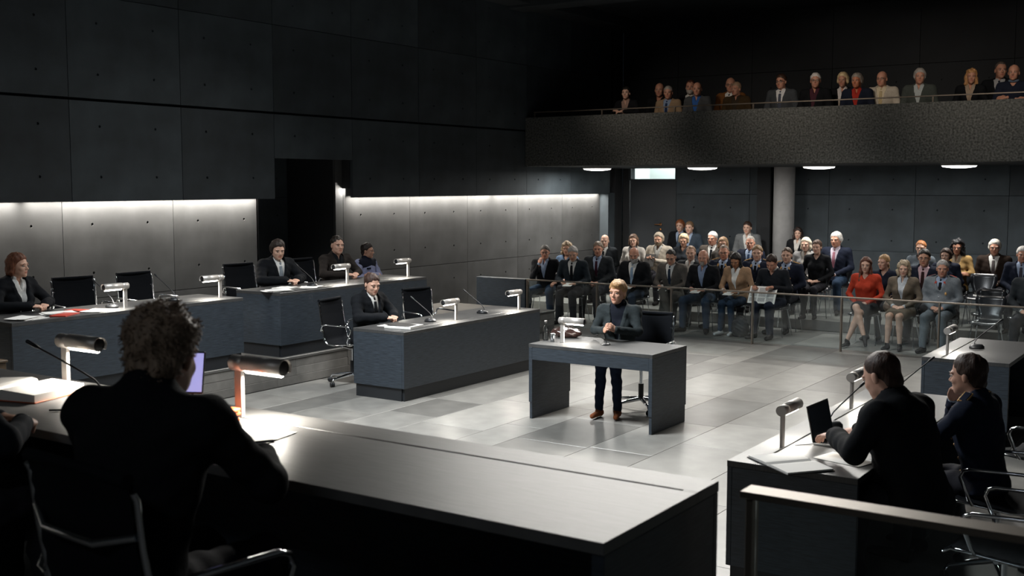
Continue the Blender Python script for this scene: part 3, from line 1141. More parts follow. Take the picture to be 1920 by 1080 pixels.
def beard_mesh(kind, h):
    if (kind, h) not in BRC:
        def f(P):
            d = head_sdf(P, False, 0) - .0065 - .0018 * np.sin(P[:, 0] * 160) * np.sin(P[:, 2] * 150)
            z0 = -.045
            d = smax(d, P[:, 2] - z0 + np.clip(P[:, 1] + .06, 0, .1) * -.6, .006)
            d = smax(d, P[:, 1] - (.0), .006)
            d = smax(d, -(P[:, 2] + .122), .008)
            d = smax(d, -rc(P, (-.016, -.10, -.064), (.016, -.10, -.064), .010, .010), .004)
            if kind == 'goatee':
                d = smax(d, np.abs(P[:, 0]) - .032, .006)
            return d
        BRC[kind, h] = nets(f, (-.09, -.13, -.15), (.09, .02, .0), h)
    return BRC[kind, h]


# ---- hands (local: wrist at origin, fingers along +y, back of the hand +z, thumb at +x)
def hand_sdf(P, curl, spread=0.0):
    d = smin(rc(P, (0, -.03, 0), (0, .01, 0), .026, .026), ell(P, (.0, .045, .0), (.042, .05, .016)), .02)
    for x0, L, r in ((.030, .068, .0085), (.0105, .076, .0088), (-.009, .071, .0085), (-.027, .056, .0075)):
        a = np.array([x0 * .9, .082, 0.0])
        ang = curl * .55
        sp = spread * x0 * 6
        for seg, fr2 in ((0, .45), (1, .32), (2, .23)):
            b = a + L * fr2 * np.array([math.sin(sp), math.cos(ang) * math.cos(sp), -math.sin(ang)])
            d = smin(d, rc(P, a, b, r, r * .93), .004)
            a = b
            ang += curl * (.85 if seg == 0 else .6)
            r *= .93
    a = np.array([.028, .020, -.006])
    b = np.array([.052, .052, -.014 - .01 * curl])
    c = np.array([.050 - .012 * curl, .082, -.020 - .014 * curl])
    d = smin(d, rc(P, a, b, .0135, .0105), .012)
    d = smin(d, rc(P, b, c, .0105, .0085), .005)
    return d


HDC = {}


def hand_mesh(curl, h, spread=0.0):
    k = (curl, h, spread)
    if k not in HDC:
        HDC[k] = nets(lambda P: hand_sdf(P, curl, spread), (-.065, -.06, -.09), (.08, .185, .035), h)
    return HDC[k]


def frame(fwd, up):
    y = np.array(fwd, float)
    y /= np.linalg.norm(y)
    z = np.array(up, float)
    z -= y * (z @ y)
    z /= np.linalg.norm(z)
    x = np.cross(y, z)
    return np.stack([x, y, z], 1)


# ---- poses: positions in the person's frame (faces -y, +x = person's left), floor z=0
def pose(name):
    p = dict(lean=.03, el=(.255, .01, .735), er=(-.255, .01, .735), wl=(.075, -.215, .625), wr=(-.075, -.215, .625),
             hl=((-.8, -.6, -.1), (.3, -.3, 1)), hr=((.8, -.6, -.1), (-.3, -.3, 1)), cl=.9, cr=.9, legs='n', hpit=.05)
    if name == 'write':
        p.update(lean=.16, el=(.27, -.06, .72), er=(-.27, -.06, .72), wl=(.12, -.30, .665), wr=(-.11, -.29, .69), hpit=.42,
                 hl=((-.7, -.7, 0), (0, 0, 1)), hr=((.6, -.8, -.2), (0, 0, 1)), cl=.5, cr=1.0)
    elif name == 'arms':
        p.update(lean=0, el=(.25, -.06, .77), er=(-.25, -.06, .76), wl=(-.08, -.185, .80), wr=(.09, -.16, .775),
                 hl=((-.95, .2, .0), (0, -.8, .5)), hr=((.95, .2, .0), (0, -.8, .5)), cl=.5, cr=.5)
    elif name == 'mouth':
        p.update(lean=.08, er=(-.16, -.24, .74), wr=(-.05, -.20, .985), hr=((.25, .25, 1), (-.3, -1, 0)), cr=1.1, el=(.30, .02, .76), wl=(.25, -.20, .66),
                 hl=((-.3, -.9, -.2), (.2, 0, 1)), hpit=.08)
    elif name == 'news':
        p.update(lean=.18, el=(.27, -.05, .74), er=(-.27, -.05, .74), wl=(.11, -.31, .78), wr=(-.20, -.28, .77), hpit=.55,
                 hl=((-.35, -.9, .1), (0, -.2, 1)), hr=((.35, -.9, .1), (0, -.2, 1)), cl=1.1, cr=1.1)
    elif name == 'book':
        p.update(lean=.04, el=(.26, -.04, .75), er=(-.26, -.05, .75), wl=(.05, -.30, .80), wr=(-.13, -.27, .82), hpit=.1,
                 hl=((-.6, -.6, .3), (0, -.3, -1)), hr=((.5, -.7, .5), (0, -.3, 1)), cl=.8, cr=.9)
    elif name == 'rail':
        p.update(lean=.25, el=(.26, -.16, .80), er=(-.26, -.16, .80), wl=(.03, -.36, .82), wr=(-.12, -.36, .84), hpit=.0)
    elif name == 'desk':
        p.update(lean=.17, el=(.30, -.17, .80), er=(-.30, -.17, .80), wl=(.085, -.375, .80), wr=(-.085, -.375, .80), cl=1.0, cr=1.0, hpit=.1,
                 hl=((-.75, -.65, -.05), (.2, -.1, 1)), hr=((.75, -.65, -.05), (-.2, -.1, 1)))
    elif name == 'clasp':     # both fists together in front of the chest, elbows on the table
        p.update(lean=.12, el=(.22, -.14, .80), er=(-.22, -.14, .80), wl=(.050, -.385, .845), wr=(-.050, -.385, .835), cl=1.25, cr=1.25, hpit=.06,
                 hl=((-.42, -.75, .5), (.95, -.3, .2)), hr=((.42, -.75, .42), (-.95, -.3, .2)))
    elif name == 'judge':
        p.update(lean=.24, el=(.27, -.20, .80), er=(-.29, -.20, .80), wl=(.08, -.43, .81), wr=(-.12, -.42, .81), hpit=.12)
    elif name == 'type':
        p.update(lean=.34, el=(.30, -.17, .79), er=(-.30, -.17, .79), wl=(.11, -.41, .80), wr=(-.11, -.41, .80), cl=.6, cr=.6, hpit=.30,
                 hl=((-.2, -1, -.1), (0, 0, 1)), hr=((.2, -1, -.1), (0, 0, 1)))
    elif name == 'chin':
        p.update(lean=.16, er=(-.22, -.28, .80), wr=(-.09, -.225, 1.00), hr=((.45, .15, .8), (-.5, -1, .2)), cr=1.0, el=(.26, -.20, .80), wl=(-.02, -.36, .79),
                 hl=((-1, -.2, -.1), (0, 0, 1)), hpit=.12)
    p['name'] = name
    return p


def lean_pt(p, a, hip=(0, 0.03, .52)):
    c, s = math.cos(a), math.sin(a)
    y, z = p[1] - hip[1], p[2] - hip[2]
    return np.array([p[0], hip[1] + c * y - s * z, hip[2] + s * y + c * z])


def unlean(P, a, hip=(0, 0.03, .52)):
    c, s = math.cos(-a), math.sin(-a)
    y, z = P[:, 1] - hip[1], P[:, 2] - hip[2]
    return np.stack([P[:, 0], hip[1] + c * y - s * z, hip[2] + s * y + c * z], 1).astype(F)


def torso(Q, g, fem, build=1.0):
    """Q in upright torso frame; g = inflation"""
    b = build
    sw = .155 if fem else .175
    A = Q * np.array([1, 1.42, 1], F)
    d = rc(A, (0, .03, .55), (0, .03, .70), .150 * b + g, (.125 if fem else .140) * b + g) * .85
    d = smin(d, ell(Q, (0, .02, .86), ((.150 if fem else .170) * b + g, (.105 if fem else .118) * b + g, .175 + g)), .06)
    d = smin(d, rc(Q, (-sw, .025, .985), (sw, .025, .985), .052 + g, .052 + g), .07)
    d = smin(d, rc(Q, (0, .03, .99), (0, .02, 1.07), .075 + g, .048 + g), .05)
    if b > 1.05:
        d = smin(d, ell(Q, (0, -.05, .70), (.13 * b, .10 * b + g, .12)), .05)
    if fem:
        S = Q.copy()
        S[:, 0] = np.abs(S[:, 0])
        d = smin(d, ell(S, (.062, -.075, .855), (.052 + g, .045 + g, .05 + g)), .04)
    return d


def arm(P, sh, e, w_, r0, r1, r2, k=.02):
    return smin(rc(P, sh, e, r0, r1), rc(P, e, w_, r1, r2), k)


def surf_y(ps, x, z, g=.02):
    """front surface of the clothed torso at torso coords x,z"""
    ys = np.linspace(-.30, .05, 120)
    Q = np.stack([np.full(120, x), ys, np.full(120, z)], 1).astype(F)
    d = torso(Q, g, ps['fem'], ps['build'])
    i = np.argmax(d < 0)
    return ys[i]


SKIN = (.52, .29, .20)
STAT = dict(n=0, q=0)


def person(label, hx, hy, floor, htop, rz, pz='lap', fem=False, jacket=None, shirt=None, tie=None, trousers=(.02, .02, .025), skirt=None,
           hair='short', hc=(.03, .02, .015), skin=SKIN, yaw=0.0, pit=None, legs='n', beard=None, bc=None, glasses=False, shoes=(.012, .01, .01),
           robe=False, uniform=None, build=1.0, hq=0, group=None, lipc=None, top=None, med=False, badge=False, roll=0.0, lean=None, lowpoly=False, scarf=None,
           name='person', feet=True, V=None, sink=0.0):
    """hx, hy: world position of the head; rz: heading, 0 faces -Y"""
    ps = pose(pz)
    ps['fem'] = fem
    ps['build'] = build
    if lean is not None:
        ps['lean'] = lean
    a = ps['lean']
    hs, hh, hhr, hd = ((.0075, .017, .009, .006), (.0042, .009, .0055, .0036))[hq]
    if lowpoly:
        hs, hh, hhr, hd = .0085, .022, .010, .007
    rj = random.Random(int(hx * 1000) + int(hy * 77))
    neck = lean_pt((0, .03, 1.05), a)
    hpit = (ps['hpit'] if pit is None else pit)
    # the neck follows the lean half way, the head pitches about the top of the neck
    HR = rotm(yaw, hpit, roll)
    piv = neck + np.array([0, -.012 - .02 * a, .045])
    hc_ = piv + HR @ np.array([0, -.030, .085])
    hc_ = hc_ + np.array([0, -.3 * sink, -sink])
    toploc = hc_[2] + .128
    s = (htop - floor) / toploc
    s = min(max(s, .86), 1.14)
    c, sn = math.cos(rz), math.sin(rz)
    ox = hx - s * (c * hc_[0] - sn * hc_[1])
    oy = hy - s * (sn * hc_[0] + c * hc_[1])
    t = thing(name, label, 'person', (ox, oy, floor), rz, group, s)
    SK = skinm(skin)
    HM = hairm(hc)
    lipm = mat('lips_%.2f' % skin[0], (skin[0] * .75, skin[1] * .48, skin[2] * .45, 1), .45) if not lipc else mat('lipstick', (*lipc, 1), .4)
    shw = .165 if fem else .19
    shl, shr = lean_pt((shw, .03, .985), a), lean_pt((-shw, .03, .985), a)
    J = {k: np.array(ps[k], float) for k in ('el', 'er', 'wl', 'wr')}
    # legs
    kx = .07 if fem else .11
    if legs == 'n':
        K = [np.array([kx, -.43, .50]), np.array([-kx, -.43, .50])]
        A_ = [np.array([kx + .02, -.42, .085]), np.array([-kx - .02, -.44, .085])]
        D_ = [np.array([.15, -1, 0]), np.array([-.15, -1, 0])]
    elif legs == 'tucked':
        K = [np.array([kx, -.40, .50]), np.array([-kx, -.40, .50])]
        A_ = [np.array([kx - .01, -.22, .085]), np.array([-kx - .02, -.27, .085])]
        D_ = [np.array([.1, -1, 0]), np.array([-.1, -1, 0])]
    elif legs == 'wide':
        K = [np.array([.19, -.40, .50]), np.array([-.19, -.40, .50])]
        A_ = [np.array([.20, -.38, .085]), np.array([-.20, -.40, .085])]
        D_ = [np.array([.4, -1, 0]), np.array([-.4, -1, 0])]
    elif legs == 'crossr':   # right leg over the left
        K = [np.array([.05, -.43, .49]), np.array([.03, -.42, .62])]
        A_ = [np.array([.02, -.40, .085]), np.array([.20, -.60, .27])]
        D_ = [np.array([.0, -1, 0]), np.array([.5, -1, -.5])]
    elif legs == 'crossl':
        K = [np.array([-.03, -.42, .62]), np.array([-.05, -.43, .49])]
        A_ = [np.array([-.20, -.60, .27]), np.array([-.02, -.40, .085])]
        D_ = [np.array([-.5, -1, -.5]), np.array([.0, -1, 0])]
    elif legs == 'cross_w':  # narrow crossed calves (skirt)
        K = [np.array([.045, -.43, .50]), np.array([.0, -.42, .585])]
        A_ = [np.array([-.09, -.52, .09]), np.array([.17, -.55, .17])]
        D_ = [np.array([-.1, -1, 0]), np.array([.4, -1, -.4])]
    hips = [np.array([.09, .0, .53]), np.array([-.09, .0, .53])]
    lf = .8 if fem else 1.0
    # ---- body: one continuous skin figure, head and hands fused into the mesh
    bare = skirt is not None

    def body(P):
        Q = unlean(P, a)
        d = torso(Q, -.022, fem, min(build, 1.0))
        for sh, e, w_ in ((shl, J['el'], J['wl']), (shr, J['er'], J['wr'])):
            d = smin(d, arm(P, sh, e, w_, .036, .030, .023), .02)
        for h_, k_, an in zip(hips, K, A_):
            d = smin(d, rc(P, h_, k_, .062, .05 if bare else .044), .03)
            m_ = k_ * .6 + an * .4 + np.array([0, .012, 0])
            lg = smin(rc(P, k_, m_, .048 if bare else .04, .047 if bare else .04), rc(P, m_, an, .047 if bare else .04, .030), .02)
            d = smin(d, lg, .02)
        return d
    lo = (-.42, -.72, .0)
    hi = (.42, .22, 1.14)
    bv, bq = nets(body, lo, hi, hh * (1.2 if not bare else 1.0))
    parts = [(bv, bq, 0)]
    hsc = 1.0 if not fem else .96
    for v, q, m in head_mesh(fem, hs):
        parts.append(((v * hsc) @ HR.T + hc_, q, m))
    for w_, (fw, up), cu, mir in ((J['wl'], ps['hl'], ps['cl'], True), (J['wr'], ps['hr'], ps['cr'], False)):
        hv, hq_ = hand_mesh(cu, hd)
        Fm = frame(fw, up)
        v = hv * (.90 if fem else 1.0)
        if not mir:
            v = v * np.array([-1, 1, 1])
            hq2 = hq_[:, ::-1]
        else:
            hq2 = hq_
        parts.append((v @ Fm.T + w_, hq2, 0))
    # validate orientation: hand frame of the left hand keeps the thumb inwards/upwards
    me = npmesh('body', parts, [SK, lipm, M_eye, M_iris, HM])
    link('body', me, t)
    STAT['n'] += 1
    # ---- hair
    if hair:
        hv, hq_ = hair_mesh(hair, rj.randint(0, 5), hhr)
        if len(hv):
            link('hair', npmesh('hair', [((hv * hsc) @ HR.T + hc_, hq_, 0)], [HM]), t)
    if beard:
        hv, hq_ = beard_mesh(beard, hhr * .8)
        link('beard', npmesh('beard', [(hv @ HR.T + hc_, hq_, 0)], [hairm(bc or hc)]), t)
    if glasses:
        b = MB()
        for sx in (-1, 1):
            ring = [(sx * .031 + .021 * math.cos(q), -.0985 + .006 * abs(math.cos(q)) * (1 if math.cos(q) * sx > 0 else 0), .0 + .016 * math.sin(q)) for q in [2 * math.pi * i / 12 for i in range(13)]]
            b.tube(ring, .0018, 4, caps=False)
            b.tube([(sx * .052, -.094, .005), (sx * .076, .0, .004)], .0016, 4, caps=False)
        b.tube([(-.011, -.103, .003), (.011, -.103, .003)], .0018, 4, caps=False)
        v = np.array(b.v)
        link('glasses', npmesh('glasses', [(v @ HR.T + hc_, np.array(b.f), 0)], [M_black]), t)
    # ---- clothes
    ph = [rj.random() * 6 for _ in range(4)]

    def folds(P, am=.0035):
        return am * (np.sin(P[:, 0] * 38 + P[:, 2] * 26 + ph[0]) * np.sin(P[:, 2] * 55 + P[:, 1] * 30 + ph[1]) + .5 * np.sin(P[:, 1] * 70 + P[:, 0] * 25 + ph[2]))

    def upper(P, g, V, ra=(.062, .048, .036), bottom=.50, lapel=True, collar=True):
        Q = unlean(P, a)
        fl = np.clip((.62 - Q[:, 2]) / .12, 0, 1) * .018
        d = torso(Q, g, fem, build) - fl
        sc = (.86 if fem else 1.0) * (1 + (build - 1) * .5)
        for sh, e, w_ in ((shl, J['el'], J['wl']), (shr, J['er'], J['wr'])):
            we = w_ - (w_ - e) / np.linalg.norm(w_ - e) * .012
            d = smin(d, arm(P, sh, e, we, ra[0] * sc, ra[1] * sc, ra[2] * sc), .03)
        d = d + folds(P)
        d = smax(d, bottom - Q[:, 2], .01)
        v = np.abs(Q[:, 0]) - np.interp(Q[:, 2], [V, 1.05], [0, .078 if V < .9 else .06])
        front = Q[:, 1]
        if V < 1.04:
            if lapel:
                lp = np.clip(1 - np.abs(v - .022) / .022, 0, 1) * (front < .0) * (Q[:, 2] > V) * (Q[:, 2] < 1.0)
                d = d - .007 * np.minimum(lp * 3, 1)
            cut = np.maximum(v, front - .01)
            d = smax(d, -cut, .004)
        if collar:
            d = smin(d, smax(rc(Q, (0, .045, 1.01), (0, .04, 1.06), .072, .066), -(Q[:, 1] - .03), .01), .01)
        nk = rc(Q, (0, .02, 1.045), (0, .0, 1.2), .058 if V < 1.04 else .054, .07)
        d = smax(d, -nk, .006)
        return d
    ulo, uhi = (-.47, -.62, .44), (.47, .26, 1.10)
    if jacket is not None:
        Vj = .70 if shirt is not None else .93
        if uniform:
            Vj = .86
        if V:
            Vj = V
        ra = (.068, .058, .052) if robe else (.062, .049, .038)
        g = .030 if robe else .020
        bt = .44 if robe else .50
        v, q = nets(lambda P: upper(P, g, Vj, ra, bt), ulo, uhi, hh)
        link('robe' if robe else 'jacket', npmesh('jacket', [(v, q, 0)], [cloth(jacket)]), t)
    elif top is not None:
        v, q = nets(lambda P: upper(P, .014, (.96 if med != 'v' else .9), (.056, .045, .036), .50, lapel=False, collar=False), ulo, uhi, hh)
        link('blouse' if fem else 'sweater', npmesh('top', [(v, q, 0)], [cloth(top)]), t)
    if shirt is not None:
        def shf(P):
            Q = unlean(P, a)
            d = torso(Q, .006, fem, build)
            d = smax(d, .56 - Q[:, 2], .01)
            nkv = .9 if (fem or (tie is None and jacket is not None)) else 1.2
            d = smax(d, Q[:, 2] - 1.05, .01)
            cl = rc(Q, (0, .032, 1.0), (0, .022, 1.078), .069, .059)
            cl = smax(cl, Q[:, 2] - 1.088 - Q[:, 1] * .25, .004)
            d = smin(d, cl, .008)
            vv = np.abs(Q[:, 0]) - np.interp(Q[:, 2], [1.0 if tie is not None else .95, 1.09], [0, .030 if tie is None else .014])
            d = smax(d, -np.maximum(vv, Q[:, 1] + .0), .004)
            return d
        v, q = nets(shf, (-.22, -.40, .52), (.22, .22, 1.12), hh * .85)
        link('shirt', npmesh('shirt', [(v, q, 0)], [cloth(shirt)]), t)
        for e, w_ in ((J['el'], J['wl']), (J['er'], J['wr'])):
            u = (w_ - e) / np.linalg.norm(w_ - e)
            MB().tube([tuple(w_ - u * .03), tuple(w_ + u * .006)], [.033, .0325], 12, caps=True).build('cuff', cloth(shirt), t)
    if tie is not None:
        def tf(P):
            Q = unlean(P, a)
            d = torso(Q, .013, fem, build)
            wd = np.abs(Q[:, 0]) - np.interp(Q[:, 2], [.60, .66, .99, 1.0, 1.03, 1.045], [.006, .040, .020, .017, .026, .024])
            d = np.maximum(d, wd * .9)
            d = np.maximum(d, Q[:, 1] + .02)
            d = np.maximum(d, Q[:, 2] - .99)
            d = np.maximum(d, .60 - Q[:, 2])
            kn = ell(Q, (0, -.050, 1.008), (.021, .022, .026))
            return np.minimum(d, kn)
        v, q = nets(tf, (-.06, -.40, .56), (.06, .12, 1.09), .010 if hq == 0 else .006)
        link('tie', npmesh('tie', [(v, q, 0)], [cloth(tie)]), t)
    if scarf is not None:
        b = MB()
        ring = [tuple(lean_pt((.060 * math.cos(q), .022 + .060 * math.sin(q), 1.062 + .01 * math.sin(q)), a)) for q in [2 * math.pi * i / 20 for i in range(21)]]
        b.tube(ring, .020, 8, caps=False)
        b.build('collar', cloth(scarf), t)
    if feet:
        if skirt is None:
            def tr(P):
                d = None
                for h_, k_, an in zip(hips, K, A_):
                    th = rc(P, h_, k_, .092 * lf, .068 * lf)
                    m_ = k_ * .62 + an * .38 + np.array([0, .01, 0])
                    u = (an - k_) / np.linalg.norm(an - k_)
                    sh_ = smin(rc(P, k_, m_, .068 * lf, .062 * lf), rc(P, m_, an - u * .01, .062 * lf, .052 * lf), .02)
                    x = smin(th, sh_, .03)
                    d = x if d is None else smin(d, x, .025)
                d = smin(d, ell(P, (0, .03, .54), (.165 * build, .125 * build, .09)), .04)
                d = d + folds(P, .004)
                return d
            v, q = nets(tr, (-.34, -.74, .04), (.34, .19, .72), hh)
            link('trousers', npmesh('trousers', [(v, q, 0)], [cloth(trousers)]), t)
        else:
            def skf(P):
                d = smin(rc(P, hips[0], K[0] * .8 + hips[0] * .2, .105, .085), rc(P, hips[1], K[1] * .8 + hips[1] * .2, .105, .085), .10)
                d = smin(d, ell(P, (0, .03, .54), (.17, .125, .10)), .04)
                km = (K[0] + K[1]) / 2
                d = smax(d, -(P[:, 1] + .37), .01)
                return d + folds(P, .003)
            v, q = nets(skf, (-.30, -.55, .38), (.30, .2, .72), hh)
            link('skirt', npmesh('skirt', [(v, q, 0)], [cloth(skirt)]), t)
        for an, dr, k_ in zip(A_, D_, K):
            dr = dr / np.linalg.norm(dr)
            drop = np.array([0, 0, -.045]) if abs(dr[2]) < .1 else (an - k_) / np.linalg.norm(an - k_) * .045
            heel = an + drop - dr * .03
            toe = an + drop * 1.15 + dr * (.15 if fem else .18)

            def sf(P):
                d = smin(rc(P, heel, toe, .040 * lf, .030 * lf), rc(P, an - drop * .2, heel, .042 * lf, .038 * lf), .03)
                if abs(dr[2]) < .1:
                    d = smax(d, .004 - P[:, 2], .004)
                return d
            l2 = np.minimum(heel, toe) - .09
            h2 = np.maximum(np.maximum(heel, toe), an) + .09
            v, q = nets(sf, l2, h2, .012 if hq == 0 else .008)
            link('shoe', npmesh('shoe', [(v, q, 0)], [cloth(shoes)]), t)
    # ---- uniform trim
    if uniform:
        for sx in (-1, 1):
            Mx = Matrix.Translation(Vector(lean_pt((sx * .150, .03, 1.070), a))) @ Matrix.Rotation(sx * .32, 4, 'Y') @ Matrix.Rotation(-a, 4, 'X')
            MB().bbox(-.058, .058, -.026, .026, -.008, .005, .003, M=Mx).build('shoulder_board', M_gold if uniform == 'navy' else cloth((.12, .14, .16)), t)
            MB().bbox(-.050, .050, -.019, .019, .004, .008, .002, M=Mx).build('board_field', cloth((.015, .02, .04)) if uniform == 'navy' else cloth((.5, .08, .06)), t)
            y = surf_y(ps, .05, 1.0, .028)
            p = lean_pt((sx * .062, y - .002, .985), a)
            Mx = Matrix.Translation(Vector(p)) @ Matrix.Rotation(sx * -.35, 4, 'Y')
            MB().bbox(-.013, .013, -.006, .006, -.022, .022, .002, M=Mx).build('collar_patch', M_gold if uniform == 'navy' else cloth((.5, .08, .06)), t)
        b = MB()
        for z in (.62, .70, .78):
            for sx in (-1, 1) if uniform == 'navy' else (0,):
                b.sphere(lean_pt((sx * .05, surf_y(ps, sx * .05, z, .022) - .002, z), a), .010, 5)
        b.build('buttons', M_gold if uniform == 'navy' else M_chrome, t)
        MB().sphere(lean_pt((.085, surf_y(ps, .085, .83, .022) - .004, .83), a), .018 if uniform == 'grey' else .012, 6, sc=(1, .4, 1.3)).build('medal', M_gold, t)
    if badge:
        y = surf_y(ps, .0, .92, .022)
        Mx = Matrix.Translation(Vector(lean_pt((-.075, y + .012, .90), a))) @ Matrix.Rotation(-a, 4, 'X')
        MB().bbox(-.045, .045, -.014, .006, -.014, .014, .002, M=Mx).build('badge', cloth((.01, .015, .03)), t)
    return t, ps


# ------------------------------------------------------------------ the people
NAVY, BLK, CHAR, GREY, TAN = (.012, .016, .030), (.008, .009, .011), (.022, .026, .030), (.075, .074, .072), (.27, .19, .12)
LBLUE, WHITE, BEIGE, TWEED, JEANS = (.30, .37, .50), (.60, .60, .58), (.40, .36, .30), (.13, .105, .08), (.018, .034, .062)
HG, HW, HB, HBK, HBL, HRED = (.20, .19, .18), (.62, .60, .57), (.045, .025, .015), (.010, .009, .008), (.48, .32, .16), (.22, .07, .025)
RED_SK, PALE, TANSK = (.50, .25, .17), (.58, .36, .27), (.36, .17, .09)
GRP_F, GRP_B = 'people seated in the public rows', 'people seated on the balcony'
FL = {}


def aud(key, label, chair, x, y, h, floor=0.0, rz=.06, **kw):
    kw.setdefault('yaw', .22)
    t, ps = person(label, x, y, floor, h, rz, group=GRP_F, **kw)
    shell_chair(t.location.x, t.location.y + .01, floor, rz, 'black shell chair on chrome legs under the ' + chair)
    FL[key] = t
    return t


F2, F3 = .17, .34
# front row, left block
aud('P1', 'man at the left end of the front row with hand at his mouth', 'man with his hand at his mouth', -10.389, 16.6, 1.288, rz=.25, pz='mouth', jacket=BLK, shirt=LBLUE, trousers=JEANS, hair='short', hc=(.12, .11, .10), glasses=True, legs='wide', skin=RED_SK)
aud('P2', 'grey haired man writing in dark uniform coat, second from left in the front row', 'grey haired man writing in dark uniform', -9.709, 16.4, 1.299, rz=.2, pz='write', jacket=(.014, .020, .026), shirt=WHITE, tie=BLK, hair='short', hc=(.34, .33, .32), pit=.3)
aud('P4', 'ruddy grey haired man leaning in a dark grey suit with dark red tie', 'ruddy man with the dark red tie', -9.557, 17.0, 1.358, rz=.15, pz='lap', jacket=CHAR, shirt=LBLUE, tie=(.035, .01, .02), hair='short', hc=(.22, .17, .13), skin=RED_SK, lean=.08)
aud('P7', 'bald man with grey beard and light blue striped tie writing in the front row', 'bald bearded man with the light tie', -8.651, 16.6, 1.305, rz=.1, pz='write', jacket=BLK, shirt=WHITE, tie=(.20, .28, .38), trousers=JEANS, hair='bald', hc=HG, beard='full', bc=(.36, .34, .32), build=1.25, pit=.25, skin=RED_SK)
aud('P9', 'dark haired man in grey suit writing with crossed legs in the front row', 'man in grey suit with crossed legs', -7.978, 16.6, 1.292, rz=.0, pz='write', jacket=(.085, .078, .070), shirt=WHITE, tie=(.015, .025, .045), trousers=(.075, .068, .06), hair='receding', hc=HBK, legs='crossr', pit=.4, glasses=True)
aud('P14', 'bald man with grey goatee, blue shirt under black jacket and jeans', 'bald man with goatee and jeans', -7.412, 16.6, 1.302, rz=.0, pz='write', jacket=BLK, shirt=(.17, .22, .32), trousers=JEANS, hair='bald', hc=(.1, .09, .08), beard='goatee', bc=(.25, .23, .2), legs='wide', pit=.12, skin=RED_SK)
aud('P20', 'long dark haired woman in a tan blazer looking down at her notes', 'woman in the tan blazer', -6.838, 16.55, 1.281, rz=-.05, pz='write', fem=True, jacket=(.30, .19, .115), shirt=WHITE, trousers=JEANS, hair='long', hc=HBK, legs='n', pit=.45, yaw=.1, skin=TANSK, shoes=(.5, .5, .5))
aud('P22', 'dark haired man in dark sweater bending over a newspaper', 'man bending over the newspaper', -6.233, 16.5, 1.275, rz=-.08, pz='news', top=(.014, .016, .020), trousers=NAVY, hair='short', hc=(.03, .015, .01), scarf=WHITE, skin=RED_SK, yaw=.1)
# front row, right block
aud('P28', 'woman in the bright red blouse with long auburn hair and crossed bare legs', 'woman in the red blouse', -4.81, 16.55, 1.289, rz=-.02, pz='lap', fem=True, top=(.40, .045, .022), skirt=BLK, hair='long', hc=(.10, .035, .02), legs='cross_w', yaw=.15, skin=PALE)
aud('P30', 'woman with curly grey blonde hair in a brown tweed suit', 'curly haired woman in tweed', -4.255, 16.5, 1.258, rz=-.02, pz='lap', fem=True, jacket=TWEED, shirt=(.45, .48, .52), skirt=TWEED, hair='curly', hc=(.36, .29, .20), legs='n', yaw=.2, skin=PALE)
aud('P33', 'elderly officer in light grey uniform with medal in the front row', 'officer in light grey uniform', -3.734, 16.55, 1.28, rz=-.02, pz='lap', jacket=(.165, .185, .205), shirt=LBLUE, tie=BLK, trousers=(.13, .15, .17), hair='short', hc=(.30, .29, .28), uniform='grey', skin=RED_SK, yaw=.2, build=1.08)
aud('P38', 'man in dark grey suit cut off by the right picture edge in the front row', 'man cut off at the right edge', -2.551, 16.5, 1.33, rz=-.02, pz='lap', jacket=CHAR, shirt=WHITE, tie=NAVY, hair='short', hc=HG)
# second row
aud('P3', 'person with curly blond hair hidden behind the writing grey haired man', 'curly blond person behind the writing man', -10.428, 17.4, 1.313, rz=.1, pz='lap', fem=True, top=(.10, .16, .26), hair='curly', hc=(.33, .24, .15))
aud('P13', 'fair receding man with open white collar behind the bald man with goatee', 'fair man with open white collar', -7.972, 17.35, 1.319, pz='lap', jacket=CHAR, shirt=WHITE, hair='receding', hc=(.22, .13, .07), skin=PALE)
aud('P17', 'officer with glasses in navy uniform directly behind the woman in the tan blazer', 'officer with glasses', -7.419, 17.45, 1.345, pz='lap', jacket=NAVY, shirt=LBLUE, tie=BLK, hair='receding', hc=(.16, .12, .09), glasses=True, uniform='navy', skin=RED_SK)
aud('P21', 'young fair haired officer in navy uniform with gold collar patches', 'young fair haired officer', -6.839, 17.45, 1.358, pz='lap', jacket=NAVY, shirt=LBLUE, tie=BLK, hair='short', hc=(.22, .14, .07), uniform='navy', skin=PALE)
aud('P23', 'bald officer in navy uniform right of the man with the newspaper', 'bald officer', -6.303, 17.35, 1.344, pz='lap', jacket=NAVY, shirt=LBLUE, tie=BLK, hair='crop', hc=(.06, .035, .02), uniform='navy', skin=PALE, yaw=.1)
aud('P26', 'woman in black blouse with tied brown hair beside the white haired man', 'woman with tied brown hair', -6.035, 18.0, 1.446, F2, pz='lap', fem=True, top=BLK, hair='tied', hc=(.07, .035, .02), yaw=.0, skin=PALE)
aud('P29', 'blonde woman with ponytail and black top looking to the left', 'blonde woman with ponytail', -4.777, 17.35, 1.285, rz=-.1, pz='lap', fem=True, top=NAVY, hair='pony', hc=(.34, .21, .10), yaw=-.25, skin=PALE)
aud('P32', 'young man with dark glasses, pink shirt and dark tie', 'young man in the pink shirt', -4.205, 17.45, 1.376, pz='lap', jacket=NAVY, shirt=(.50, .36, .40), tie=(.03, .015, .015), hair='short', hc=HBK, glasses=True, yaw=.05)
aud('P34', 'dark haired woman in navy jacket half hidden behind the grey officer', 'dark haired woman behind the grey officer', -4.033, 18.05, 1.368, F2, pz='lap', fem=True, jacket=NAVY, shirt=(.12, .12, .14), hair='mid', hc=(.03, .015, .01), skin=PALE, yaw=-.1)
